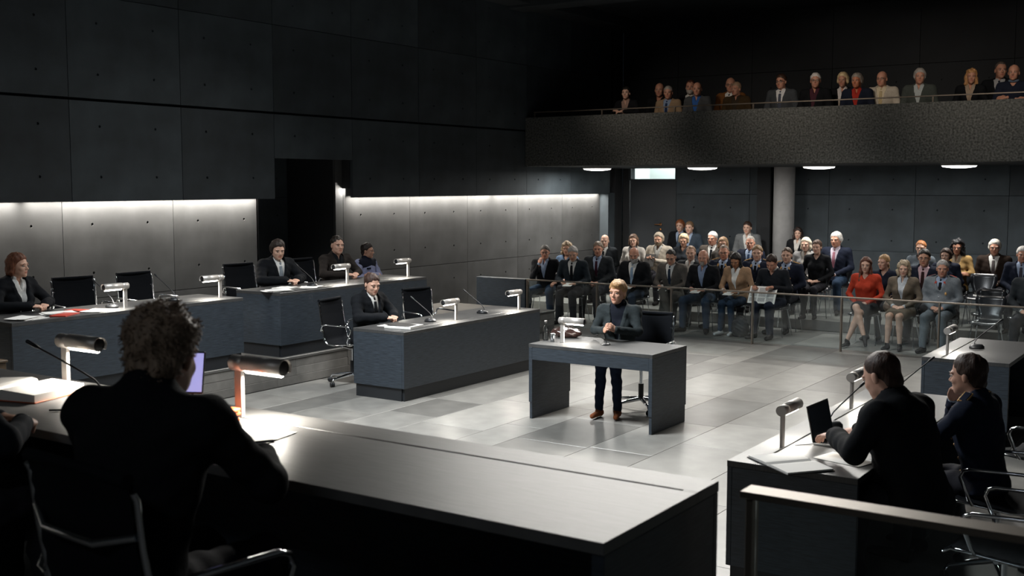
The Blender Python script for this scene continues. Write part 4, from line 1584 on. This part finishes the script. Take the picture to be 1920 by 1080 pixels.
aud('P37', 'grey haired man in navy suit at the right edge behind the empty chairs', 'grey haired man in navy', -2.934, 18.0, 1.432, F2, pz='lap', jacket=NAVY, shirt=LBLUE, tie=(.06, .06, .08), hair='short', hc=HW, skin=RED_SK)
# third row
aud('P5', 'bald man in dark suit behind the ruddy man', 'bald man behind the ruddy man', -10.146, 18.3, 1.414, F2, rz=.15, pz='lap', jacket=CHAR, shirt=WHITE, tie=BLK, hair='bald', hc=(.2, .15, .1), skin=PALE)
aud('P6', 'brown haired woman in a pale jacket behind the bald bearded man', 'woman in the pale jacket', -9.603, 18.4, 1.434, F2, pz='lap', fem=True, jacket=(.42, .40, .37), shirt=(.1, .1, .1), hair='bob', hc=(.12, .07, .045), skin=PALE)
aud('P8', 'bearded grey blond man in beige jacket holding up a dark book', 'man holding the dark book', -9.19, 18.6, 1.466, F2, pz='book', jacket=BEIGE, shirt=(.35, .35, .33), hair='full', hc=(.30, .25, .19), beard='full', bc=(.2, .15, .11), yaw=.1)
aud('P10', 'short haired blonde woman in dark top in front of the brightly lit man', 'short haired blonde woman', -8.689, 18.6, 1.459, F2, pz='lap', fem=True, top=(.02, .024, .030), hair='mid', hc=(.50, .38, .24), pit=.2)
aud('P15', 'white haired man with glasses, brown jacket and black tie', 'white haired man in brown jacket', -8.262, 18.9, 1.496, F2, pz='lap', jacket=(.06, .05, .042), shirt=WHITE, tie=BLK, hair='short', hc=HW, glasses=True, yaw=-.1, skin=RED_SK)
aud('P16', 'blond woman with glasses half hidden behind the officer with glasses', 'blond woman behind the officer', -7.801, 18.3, 1.432, F2, pz='lap', fem=True, top=(.05, .045, .04), hair='bob', hc=(.28, .18, .10), glasses=True)
aud('P19', 'balding grey man in navy suit with light blue shirt and striped tie', 'balding man in navy suit', -7.38, 18.5, 1.454, F2, pz='lap', jacket=NAVY, shirt=LBLUE, tie=(.03, .05, .10), hair='receding', hc=(.3, .28, .25), skin=RED_SK)
aud('P25', 'woman with white blonde hair in a grey cardigan', 'white blonde woman in the cardigan', -6.43, 18.6, 1.451, F2, pz='lap', fem=True, jacket=(.22, .22, .22), shirt=(.35, .33, .3), hair='bob', hc=(.62, .55, .42), skin=PALE, yaw=-.05)
aud('P27', 'white haired man in navy suit with pinkish tie and jeans near the column', 'white haired man in jeans', -6.011, 18.9, 1.539, F2, rz=-.1, pz='lap', jacket=NAVY, shirt=(.55, .5, .58), tie=(.30, .13, .17), trousers=JEANS, hair='full', hc=HW, skin=RED_SK, legs='wide', yaw=.0)
aud('P31', 'red blond woman with glasses and grey top behind the young man', 'red blond woman with glasses', -4.516, 18.5, 1.459, F2, pz='lap', fem=True, top=(.10, .12, .14), hair='tied', hc=(.35, .14, .05), glasses=True, yaw=.0, skin=PALE)
aud('P35', 'woman with voluminous black curls and golden tan jacket', 'woman with black curls', -3.985, 18.6, 1.478, F2, pz='arms', fem=True, jacket=(.34, .22, .09), shirt=(.40, .33, .25), hair='bigcurly', hc=(.008, .008, .010), glasses=True, yaw=.05, skin=(.45, .22, .14))
aud('P36', 'white haired man with glasses in brown suit behind the empty chairs', 'white haired man in brown suit', -3.452, 18.7, 1.491, F2, pz='lap', jacket=(.028, .019, .015), shirt=WHITE, tie=(.10, .085, .085), hair='full', hc=(.55, .52, .47), glasses=True, yaw=.1, skin=RED_SK)
# back row
aud('P11', 'red haired man in the back row hidden behind the brightly lit man', 'red haired man in the back row', -9.85, 20.9, 1.627, F3, pz='lap', jacket=BLK, shirt=LBLUE, hair='full', hc=HRED, skin=PALE, yaw=.1)
aud('P12', 'fair man in blue jacket and pale blue shirt in the back row left', 'fair man in the blue jacket', -9.412, 20.4, 1.614, F3, pz='lap', jacket=(.040, .055, .075), shirt=LBLUE, hair='short', hc=(.15, .09, .05), skin=PALE, yaw=.05)
aud('P18', 'dark haired man in light grey jacket in the back row before the pilaster', 'man in light grey jacket', -8.285, 20.6, 1.629, F3, pz='lap', jacket=(.15, .16, .165), shirt=WHITE, hair='short', hc=(.03, .015, .01), skin=PALE, yaw=.05)
aud('P24', 'woman with long dark wavy hair in the back row right of the column', 'woman with long dark wavy hair', -7.205, 20.4, 1.547, F3, pz='lap', fem=True, jacket=BLK, shirt=(.55, .53, .5), hair='wavy', hc=(.02, .010, .008), skin=PALE, yaw=.15)


def balc(label, x, y, h, **kw):
    kw.setdefault('yaw', .22)
    kw.setdefault('skin', RED_SK)
    t, ps = person(label, x, y, 2.84, h, .05, group=GRP_B, lowpoly=True, **kw)
    shell_chair(t.location.x, t.location.y + .01, 2.84, .05, 'balcony chair of the ' + label.split(' on the balcony')[0])


OB = ' on the balcony'
balc('dark haired woman in black leaning on the rail' + OB + ' at the left', -9.786, 18.4, 4.123, pz='rail', fem=True, jacket=BLK, shirt=(.3, .2, .16), hair='tied', hc=HBK, skin=PALE)
balc('bald man in a black sweater' + OB, -9.505, 19.2, 4.23, pz='lap', top=BLK, hair='bald', hc=HG)
balc('grey haired man in tan jacket with blue tie' + OB, -9.009, 18.55, 4.103, jacket=TAN, shirt=(.2, .27, .4), tie=(.015, .03, .08), hair='short', hc=(.28, .26, .24))
balc('man with white beard in black suit' + OB, -8.874, 19.2, 4.254, jacket=BLK, shirt=WHITE, tie=BLK, hair='receding', hc=(.08, .03, .02), beard='full', bc=(.4, .36, .33))
balc('balding man in grey jacket and bright blue shirt' + OB, -8.444, 18.55, 4.144, jacket=(.06, .065, .07), shirt=(.03, .10, .32), hair='balding', hc=(.1, .05, .03))
balc('balding man with glasses in rust brown jacket' + OB, -8.113, 19.25, 4.263, jacket=(.16, .065, .02), shirt=WHITE, tie=NAVY, hair='balding', hc=HG, glasses=True)
balc('fair haired man in dark brown jacket' + OB, -7.718, 18.55, 4.109, jacket=(.05, .032, .015), top=None, shirt=(.04, .03, .02), hair='short', hc=(.30, .2, .13), yaw=-.2)
balc('dark haired man in grey suit, white shirt and grey tie' + OB, -6.926, 18.6, 4.209, jacket=(.055, .062, .07), shirt=(.66, .67, .68), tie=(.07, .08, .11), hair='short', hc=(.04, .02, .012), glasses=True, yaw=-.1)
balc('white haired man with glasses, black cardigan and maroon shirt' + OB, -6.312, 18.55, 4.192, jacket=BLK, shirt=(.06, .02, .03), hair='short', hc=(.6, .57, .55), glasses=True, build=1.1)
balc('blond short haired woman in white top and black jacket' + OB, -5.984, 18.95, 4.217, fem=True, jacket=BLK, shirt=(.6, .57, .56), hair='mid', hc=(.62, .48, .28), yaw=.0)
balc('grey haired tanned man in navy with red shirt' + OB, -5.58, 18.4, 4.135, jacket=NAVY, shirt=(.35, .03, .02), hair='full', hc=(.25, .22, .19), skin=(.45, .17, .09), yaw=-.1)
balc('bald man in pale beige suit and cream shirt' + OB, -5.238, 18.6, 4.166, jacket=(.42, .38, .32), shirt=(.55, .48, .35), tie=(.42, .34, .2), hair='bald', hc=(.3, .25, .2), glasses=True, yaw=-.1)
balc('curly grey haired man in grey green jacket' + OB, -4.643, 18.6, 4.176, jacket=(.055, .065, .06), shirt=(.38, .42, .43), hair='full', hc=(.34, .32, .30))
balc('woman with long wavy blond hair in black' + OB, -3.861, 18.55, 4.122, fem=True, jacket=BLK, shirt=(.35, .27, .2), hair='wavy', hc=(.42, .22, .09))
balc('tall man in dark suit with dark tie' + OB + ' at the right', -3.539, 19.1, 4.262, jacket=BLK, shirt=(.35, .36, .38), tie=NAVY, hair='receding', hc=(.10, .08, .07), yaw=.35)
balc('bald man in navy sweater with arms crossed' + OB + ' at the right', -3.245, 18.5, 4.148, pz='arms', top=NAVY, scarf=(.12, .16, .22), hair='balding', hc=(.25, .18, .12), yaw=.0)

# empty shell chairs
for x, y, z, lab in ((-3.54, 18.2, F2, 'empty glossy black shell chair before the white haired man in brown suit'),
                     (-3.30, 17.55, 0, 'empty black shell chair right of the dark haired woman in the second row'),
                     (-2.75, 17.3, 0, 'empty black shell chair near the right edge in the second row'),
                     (-3.10, 16.45, 0, 'empty black shell chair right of the officer in light grey'),
                     (-5.60, 17.5, 0, 'empty black shell chair behind the gap in the front row')):
    if lab.endswith('front row'):
        continue
    shell_chair(x, y, z, 0, lab)

# court people
t_w, _ = person('short haired blonde woman in dark blazer and turtleneck seated at the witness table', -5.50, 10.20, 0, 1.37, .24, 'clasp', fem=True, V=.68, jacket=(.024, .030, .032), top=None, shirt=None, trousers=(.010, .016, .034),
                hair='side', hc=(.34, .19, .08), skin=(.55, .30, .21), yaw=-.22, pit=.02, hq=1, legs='n', shoes=(.20, .065, .025))
MB().tube([tuple(lean_pt((.0, .028, 1.0), .12)), tuple(lean_pt((0, .02, 1.06), .12)), tuple(lean_pt((0, .018, 1.115), .12))], [.075, .060, .054], 20).build('turtleneck', cloth((.008, .010, .016)), t_w)
v, q = nets(lambda P: smax(torso(unlean(P, .12), .010, True), .58 - P[:, 2], .01), (-.22, -.40, .52), (.22, .22, 1.12), .012)
link('pullover', npmesh('pullover', [(v, q, 0)], [cloth((.008, .010, .016))]), t_w)
person('woman in black robe with auburn shoulder length hair at the left desk', -10.28, 6.55, .332, 1.672, R(96), 'desk', fem=True, jacket=BLK, shirt=WHITE, hair='bob', hc=(.13, .045, .02), skin=(.60, .36, .26), yaw=.30, pit=.02, hq=1, robe=True)
person('young lawyer in black robe smiling with white shirt and grey tie', -10.36, 10.18, .332, 1.646, R(80), 'desk', jacket=BLK, shirt=WHITE, tie=(.22, .25, .28), hair='full', hc=(.025, .016, .012), skin=(.62, .38, .28), yaw=-.30, pit=.22, hq=1, robe=True)
person('man in dark brown jacket and black shirt with folded hands at the left', -10.36, 11.28, .332, 1.660, R(82), 'desk', jacket=(.022, .018, .016), shirt=BLK, hair='crop', hc=(.02, .014, .01), skin=(.58, .34, .25), yaw=-.22, pit=.05, hq=1)
t4, _ = person('guard in lilac and navy shirt seated behind the dark brown jacket man', -10.78, 12.38, .332, 1.497, R(92), 'arms', top=(.27, .29, .44), hair='short', hc=(.02, .012, .01), skin=(.48, .26, .18), yaw=.32, hq=1, badge=True)
v, q = nets(lambda P: smax(torso(unlean(P, 0), .019, False), .945 - P[:, 2] - np.abs(P[:, 0]) * .25, .01), (-.26, -.30, .90), (.26, .22, 1.10), .010)
link('yoke', npmesh('yoke', [(v, q, 0)], [cloth((.010, .012, .022))]), t4)
person('robed man with receding dark hair reading at the middle desk', -8.62, 9.97, 0, 1.312, R(88), 'desk', jacket=BLK, shirt=WHITE, tie=BLK, hair='short', hc=(.045, .022, .015), skin=(.62, .37, .27), yaw=-.28, pit=.25, hq=1, robe=True)
person('man seen from behind in black suit at the judges bench in the foreground', -2.60, 2.10, .64, 2.00, R(192), 'judge', jacket=BLK, shirt=(.05, .05, .06), hair='judge', hc=(.24, .17, .12), skin=(.50, .28, .2), yaw=.15, pit=.22, hq=1, build=.94, sink=.035)
jt = bpy.data.objects[[o.name for o in bpy.data.objects if o.get('label', '').startswith('man seen from behind in black suit')][0]]
hr_ = [c for c in jt.children if c.name.startswith('hair')][0]
hv_ = np.empty(len(hr_.data.vertices) * 3)
hr_.data.vertices.foreach_get('co', hv_)
hv_ = hv_.reshape(-1, 3)
cen = hv_.mean(0)
sb = MB()
rs = random.Random(3)
for i in range(900):
    p = Vector(hv_[rs.randrange(len(hv_))])
    n_ = (p - Vector(cen)).normalized()
    if n_.z < -.75:
        continue
    tn = Vector((rs.uniform(-1, 1), rs.uniform(-1, 1), rs.uniform(-1, .6)))
    tn = (tn - n_ * tn.dot(n_)).normalized()
    Ls = rs.uniform(.008, .016)
    sb.tube([p - n_ * .002, p + n_ * .006 + tn * Ls * .5, p + n_ * .009 + tn * Ls], [.0022, .0016, .0006], 3, caps=False)
sb.build('curls', hr_.data.materials[0], hr_, 'stuff')
person('man at the left edge whose hand rests on the judges bench', -3.86, 2.13, .64, 1.98, R(180), 'desk', jacket=(.012, .015, .02), shirt=WHITE, hair='short', hc=HB, skin=(.60, .36, .27), hq=1)
person('man in black robe leaning over the laptop seen from behind at right', -1.76, 6.42, 0, 1.405, R(-108), 'type', jacket=BLK, shirt=WHITE, hair='receding', hc=(.035, .014, .008), skin=(.60, .34, .25), yaw=-.05, pit=.42, hq=1, robe=True, build=1.06)
person('officer in navy uniform with gold shoulder boards resting his chin on his hand', -1.44, 7.12, 0, 1.33, R(-100), 'chin', jacket=NAVY, shirt=(.35, .42, .5), tie=BLK, hair='short', hc=(.035, .017, .01), skin=(.50, .28, .19), yaw=.0, pit=.12, hq=1, uniform='navy')


# ------------------------------------------------------------------ things held and lying about
def slab(name, label, cat, c, size, m, rz=0, rx=0, ry=0, group=None, b=.001):
    o = MB().bbox(-size[0] / 2, size[0] / 2, -size[1] / 2, size[1] / 2, 0, size[2], b).build(name, m)
    o.location = c
    o.rotation_euler = (R(rx), R(ry), R(rz))
    return tag(o, label, cat, group)


def local(t, p):
    s = t.scale[0]
    c, sn = math.cos(t.rotation_euler.z), math.sin(t.rotation_euler.z)
    return (t.location.x + s * (c * p[0] - sn * p[1]), t.location.y + s * (sn * p[0] + c * p[1]), t.location.z + s * p[2])


for k, lab in (('P2', 'grey haired man in dark uniform'), ('P7', 'bald bearded man'), ('P9', 'man in the grey suit'), ('P14', 'bald man with goatee'), ('P20', 'woman in the tan blazer')):
    t = FL[k]
    slab('notepad', 'small white notepad in the hands of the ' + lab, 'notepad', local(t, (.02, -.365, .655)), (.15, .20, .008), M_paper, math.degrees(t.rotation_euler.z), 12)
t = FL['P8']
slab('book', 'dark open book held up by the man in the beige jacket', 'book', local(t, (-.03, -.37, .80)), (.20, .25, .015), M_dkpaper, 0, 62)
t = FL['P22']
nb_ = slab('newspaper', 'folded newspaper held by the man in the dark sweater', 'newspaper', local(t, (-.03, -.36, .66)), (.42, .30, .008), M_paper, 4, 55)
b = MB()
for i in range(9):
    b.box(-.19 + (i % 3) * .13, -.08 + (i % 3) * .13, -.12 + (i // 3) * .085, -.05 + (i // 3) * .085, .0082, .0090)
b.build('print_block', mat('newsprint', (.42, .41, .40, 1), .9, noise=.4, scale=180), nb_)


def bag(name, label, loc, size, m, rz=0):
    t = thing(name, label, 'bag', loc, R(rz))

    def f(P):
        d = ell(P, (0, 0, size[2] * .45), (size[0] / 2, size[1] / 2, size[2] * .58))
        d = d + .006 * np.sin(P[:, 0] * 60 + P[:, 2] * 45) * np.sin(P[:, 2] * 70 + P[:, 1] * 35)
        return smax(d, -P[:, 2], .008)
    v, q = nets(f, (-size[0] * .6, -size[1] * .6, -.01), (size[0] * .6, size[1] * .6, size[2] * 1.2), .011)
    link('bag_body', npmesh('bag', [(v, q, 0)], [m]), t)
    MB().tube([(-size[0] * .25, 0, size[2] * .92), (-size[0] * .15, 0, size[2] * 1.15), (size[0] * .15, 0, size[2] * 1.15), (size[0] * .25, 0, size[2] * .92)], .006, 6).build('strap', m, t)
    return t


bag('handbag', 'soft beige handbag beside the blonde woman with ponytail', (-4.50, 16.95, .44), (.30, .16, .22), mat('beige_leather', (.33, .24, .17, 1), .5), 20)
bag('rucksack', 'black rucksack on the floor beside the woman with sneakers', (-6.62, 16.25, 0), (.28, .20, .32), mat('black_nylon', (.008, .009, .012, 1), .6))
bag('leather_bag', 'dark brown leather bag lying on the witness table behind the lamp', (-5.98, 9.98, .76), (.34, .20, .10), mat('dark_leather', (.035, .018, .015, 1), .22), 10)

# witness table: bottle and glass
t = thing('water_bottle', 'clear glass water bottle on the left end of the witness table', 'bottle', (-6.035, 9.66, .76))
MB().lathe([(0, 0), (.028, 0), (.031, .01), (.031, .10), (.024, .13), (.013, .155), (.012, .185), (.014, .187)], 20).build('bottle', M_bottle, t)
MB().lathe([(0, .186), (.015, .186), (.015, .202), (0, .202)], 14).build('cap', M_steel, t)
o = MB().lathe([(0, .004), (.022, .004), (.026, .075), (.029, .078), (.029, .072), (.025, 0), (0, 0)], 20).build('drinking_glass', M_bottle)
o.location = (-5.925, 9.62, .76)
tag(o, 'small clear drinking glass beside the bottle on the witness table', 'glass')


def sheets(label, c, rz, n=3, sz=(.21, .297), group='loose papers on the desks', seed=1):
    rr = random.Random(seed)
    t = thing('paper_stack', label, 'papers', c, R(rz), group)
    for i in range(n):
        b = MB()
        vs, fs = [], []
        nx = 6
        cur = rr.uniform(0, .006)
        for k in range(nx + 1):
            u = k / nx
            for s_ in (0, 1):
                for zz in (0, .0012):
                    vs.append(((u - .5) * sz[0], (s_ - .5) * sz[1], zz + cur * (2 * u - 1) ** 2))
        for k in range(nx):
            a = k * 4
            fs += [(a + 1, a + 5, a + 7, a + 3), (a, a + 2, a + 6, a + 4), (a, a + 4, a + 5, a + 1), (a + 2, a + 3, a + 7, a + 6)]
        fs += [(0, 1, 3, 2), (nx * 4, nx * 4 + 2, nx * 4 + 3, nx * 4 + 1)]
        b.add(vs, fs)
        o = b.build('sheet', M_paper, t)
        o.location = (rr.uniform(-.03, .03) * (n > 1), rr.uniform(-.03, .03) * (n > 1), .0006 + i * .004)
        o.rotation_euler = (0, 0, R(rr.uniform(-14, 14) * (n > 1)))
    return t


def open_book(name, label, c, rz, sz=(.21, .297), th=.02, m=M_red, cat='folder'):
    """open folder or book lying flat: cover and two page blocks bulging to the spine"""
    t = thing(name, label, cat, c, R(rz))
    MB().bbox(-sz[0] - .008, sz[0] + .008, -sz[1] / 2 - .006, sz[1] / 2 + .006, 0, .004, .001).build('cover', m, t)
    for s_ in (-1, 1):
        vs, fs = [], []
        n = 8
        for k in range(n + 1):
            u = k / n
            z = .004 + th * (math.sin(min(u * 5, 1) * math.pi / 2)) * (1 - .35 * u)
            for y in (-sz[1] / 2, sz[1] / 2):
                vs += [(s_ * u * sz[0], y, .004), (s_ * u * sz[0], y, z)]
        for k in range(n):
            a = k * 4
            f4 = [(a + 1, a + 5, a + 7, a + 3), (a, a + 4, a + 5, a + 1), (a + 2, a + 3, a + 7, a + 6)]
            fs += f4
        fs += [(n * 4, n * 4 + 2, n * 4 + 3, n * 4 + 1)]
        MB().add(vs, fs).build('page_block', M_paper, t)
    return t


ZL = 1.091
sheets('white papers spread at the left end of the left desk before the robed woman', (-9.56, 6.15, ZL), 20, 4, seed=1)
sheets('white papers between the red folders on the left desk', (-9.72, 6.60, ZL), -10, 3, seed=2)
sheets('white papers beside the microphone on the left desk', (-9.58, 6.98, ZL), 15, 2, seed=3)
slab('red_folder', 'red folder lying open edge on the left desk', 'folder', (-9.55, 6.55, ZL), (.16, .30, .012), M_red, 30)
slab('red_folder', 'narrow red folder further along the left desk', 'folder', (-9.78, 6.85, ZL), (.22, .14, .010), M_red, 10)
sheets('white papers under the hands of the smiling young lawyer', (-9.75, 9.72, ZL), 10, 4, seed=4)
sheets('white papers at the near corner of the back left desk', (-9.62, 9.42, ZL), -20, 3, seed=5)
sheets('single white papers right of the smiling lawyers hands', (-9.66, 10.02, ZL), 30, 2, seed=9)
fb = thing('file_binder', 'thick open binder with dark cover before the robed man at the middle desk', 'binder', (-7.88, 9.64, .761), R(8))
MB().bbox(-.17, .17, -.14, .14, 0, .028, .002).build('page_block', M_paper, fb)
MB().bbox(-.16, .14, -.135, .10, .029, .035, .002, M=Matrix.Rotation(R(3), 4, 'Y')).build('cover', M_dkpaper, fb)
sheets('white sheet in front of the robed mans hands on the middle desk', (-8.12, 9.72, .761), 5, 1)

# judges bench
ZJ = 1.401
open_book('open_file', 'open orange backed file with bulging white pages on the left of the judges bench', (-4.66, 2.94, ZJ), 14, (.24, .31), .05, M_orange, 'file')
ob = thing('folder_stack', 'stack of orange folders on the judges bench below the foreground lamp', 'folders', (-3.50, 3.00, ZJ), R(4))
for i in range(3):
    MB().bbox(-.12, .12, -.10, .10, i * .018, i * .018 + .014, .004, M=Matrix.Rotation(R((-6, 5, 0)[i]), 4, 'Z')).build('folder', M_orange, ob)
sheets('white sheet on the bench right of the foreground mans elbow', (-3.16, 2.93, ZJ), 12, 1, sz=(.30, .21))
tag(MB().tube([(-.075, 0, .005), (.05, 0, .005), (.072, 0, .005)], [.004, .0045, .0015], 8).build('pen', M_black), 'black pen lying beside the white sheet right of the foreground elbow', 'pen').location = (-3.03, 2.86, ZJ)
bpy.data.objects['pen'].rotation_euler = (0, 0, R(58))
p2 = tag(MB().tube([(-.075, 0, .005), (.05, 0, .005), (.072, 0, .005)], [.004, .0045, .0015], 8).build('pen', M_black), 'black pen left of the foreground man on the judges bench', 'pen', None)
p2.location = (-4.13, 2.83, ZJ)
p2.rotation_euler = (0, 0, R(40))
sheets('white sheet under the left pen beside the foreground man', (-4.05, 2.90, ZJ), 35, 1, sz=(.21, .16))
wb = thing('wooden_box', 'small brown wooden box at the left edge behind the judges bench', 'box', (-8.95, 5.1, 0))
MB().bbox(-.25, .25, -.3, .3, 0, .86, .006).build('box_body', mat('brown_wood', (.10, .065, .035, 1), .5, noise=.2, scale=12), wb)
MB().bbox(-.26, .26, -.31, .31, .86, .88, .004).build('lid', mat('brown_wood', (.10, .065, .035, 1), .5), wb)
# upright tablet behind the foreground mans face
tb = thing('tablet', 'small tablet with pale lilac screen on a stand before the foreground man', 'tablet', (-3.49, 2.92, ZJ), R(28))
Mt = Matrix.Rotation(R(-14), 4, 'X')
MB().bbox(-.055, .055, -.004, .006, .125, .292, .003, M=Mt).build('body', M_black, tb)
MB().box(-.050, .050, -.0055, -.0042, .132, .285, M=Mt).build('screen', emis('lilac_screen', (.36, .34, .75, 1), .9), tb)
MB().bbox(-.05, .05, 0.0, .12, 0, .010, .003).tube([(0, .10, .01), (0, .045, .16)], .006, 6).build('stand', M_black, tb)

# right desk
ZR = .761
lp = thing('laptop', 'open black laptop on the right desk', 'laptop', (-2.09, 6.80, ZR), R(87))
MB().bbox(-.17, .17, -.12, .12, 0, .014, .003).build('base', mat('laptop_grey', (.16, .165, .17, 1), .35, .5), lp)
kb = MB()
for r_ in range(5):
    for c_ in range(13):
        kb.box(-.148 + c_ * .0228, -.129 + c_ * .0228, .0 + r_ * .021 - .005, .017 + r_ * .021 - .005, .014, .0165)
kb.build('keyboard', M_black, lp)
Ml = Matrix.Translation((0, .118, .012)) @ Matrix.Rotation(R(-12), 4, 'X')
MB().bbox(-.17, .17, -.002, .006, 0, .225, .002, M=Ml).build('lid', M_black, lp)
MB().box(-.158, .158, -.0034, -.0022, .012, .212, M=Ml).build('screen', mat('dark_screen', (.012, .017, .028, 1), .08), lp)
open_book('open_book', 'open white book lying over the near corner of the right desk', (-2.17, 6.10, ZR), -38, (.21, .29), .014, M_dkpaper, 'book')
sheets('white sheet right of the open book on the right desk', (-1.94, 6.38, ZR), -15, 1, sz=(.30, .21))
cb = MB().tube([(-2.30, 6.55, ZR + .004), (-2.24, 6.62, ZR + .004), (-2.20, 6.68, ZR + .006), (-2.19, 6.66, ZR + .004)], .003, 6)
tag(cb.build('cable', M_cable), 'thin black cable at the hinge side of the laptop', 'cable')
cb = MB().tube([(-2.02, 6.98, ZR + .004), (-1.98, 7.03, ZR + .012), (-1.93, 6.99, ZR + .004), (-1.90, 7.04, ZR + .010), (-1.86, 7.0, ZR + .004), (-1.84, 7.07, ZR + .004)], .003, 6)
tag(cb.build('cable', M_cable), 'tangled black cable behind the laptop beside the robed mans hand', 'cable')

print('built in %.1f s' % (time.time() - T0))
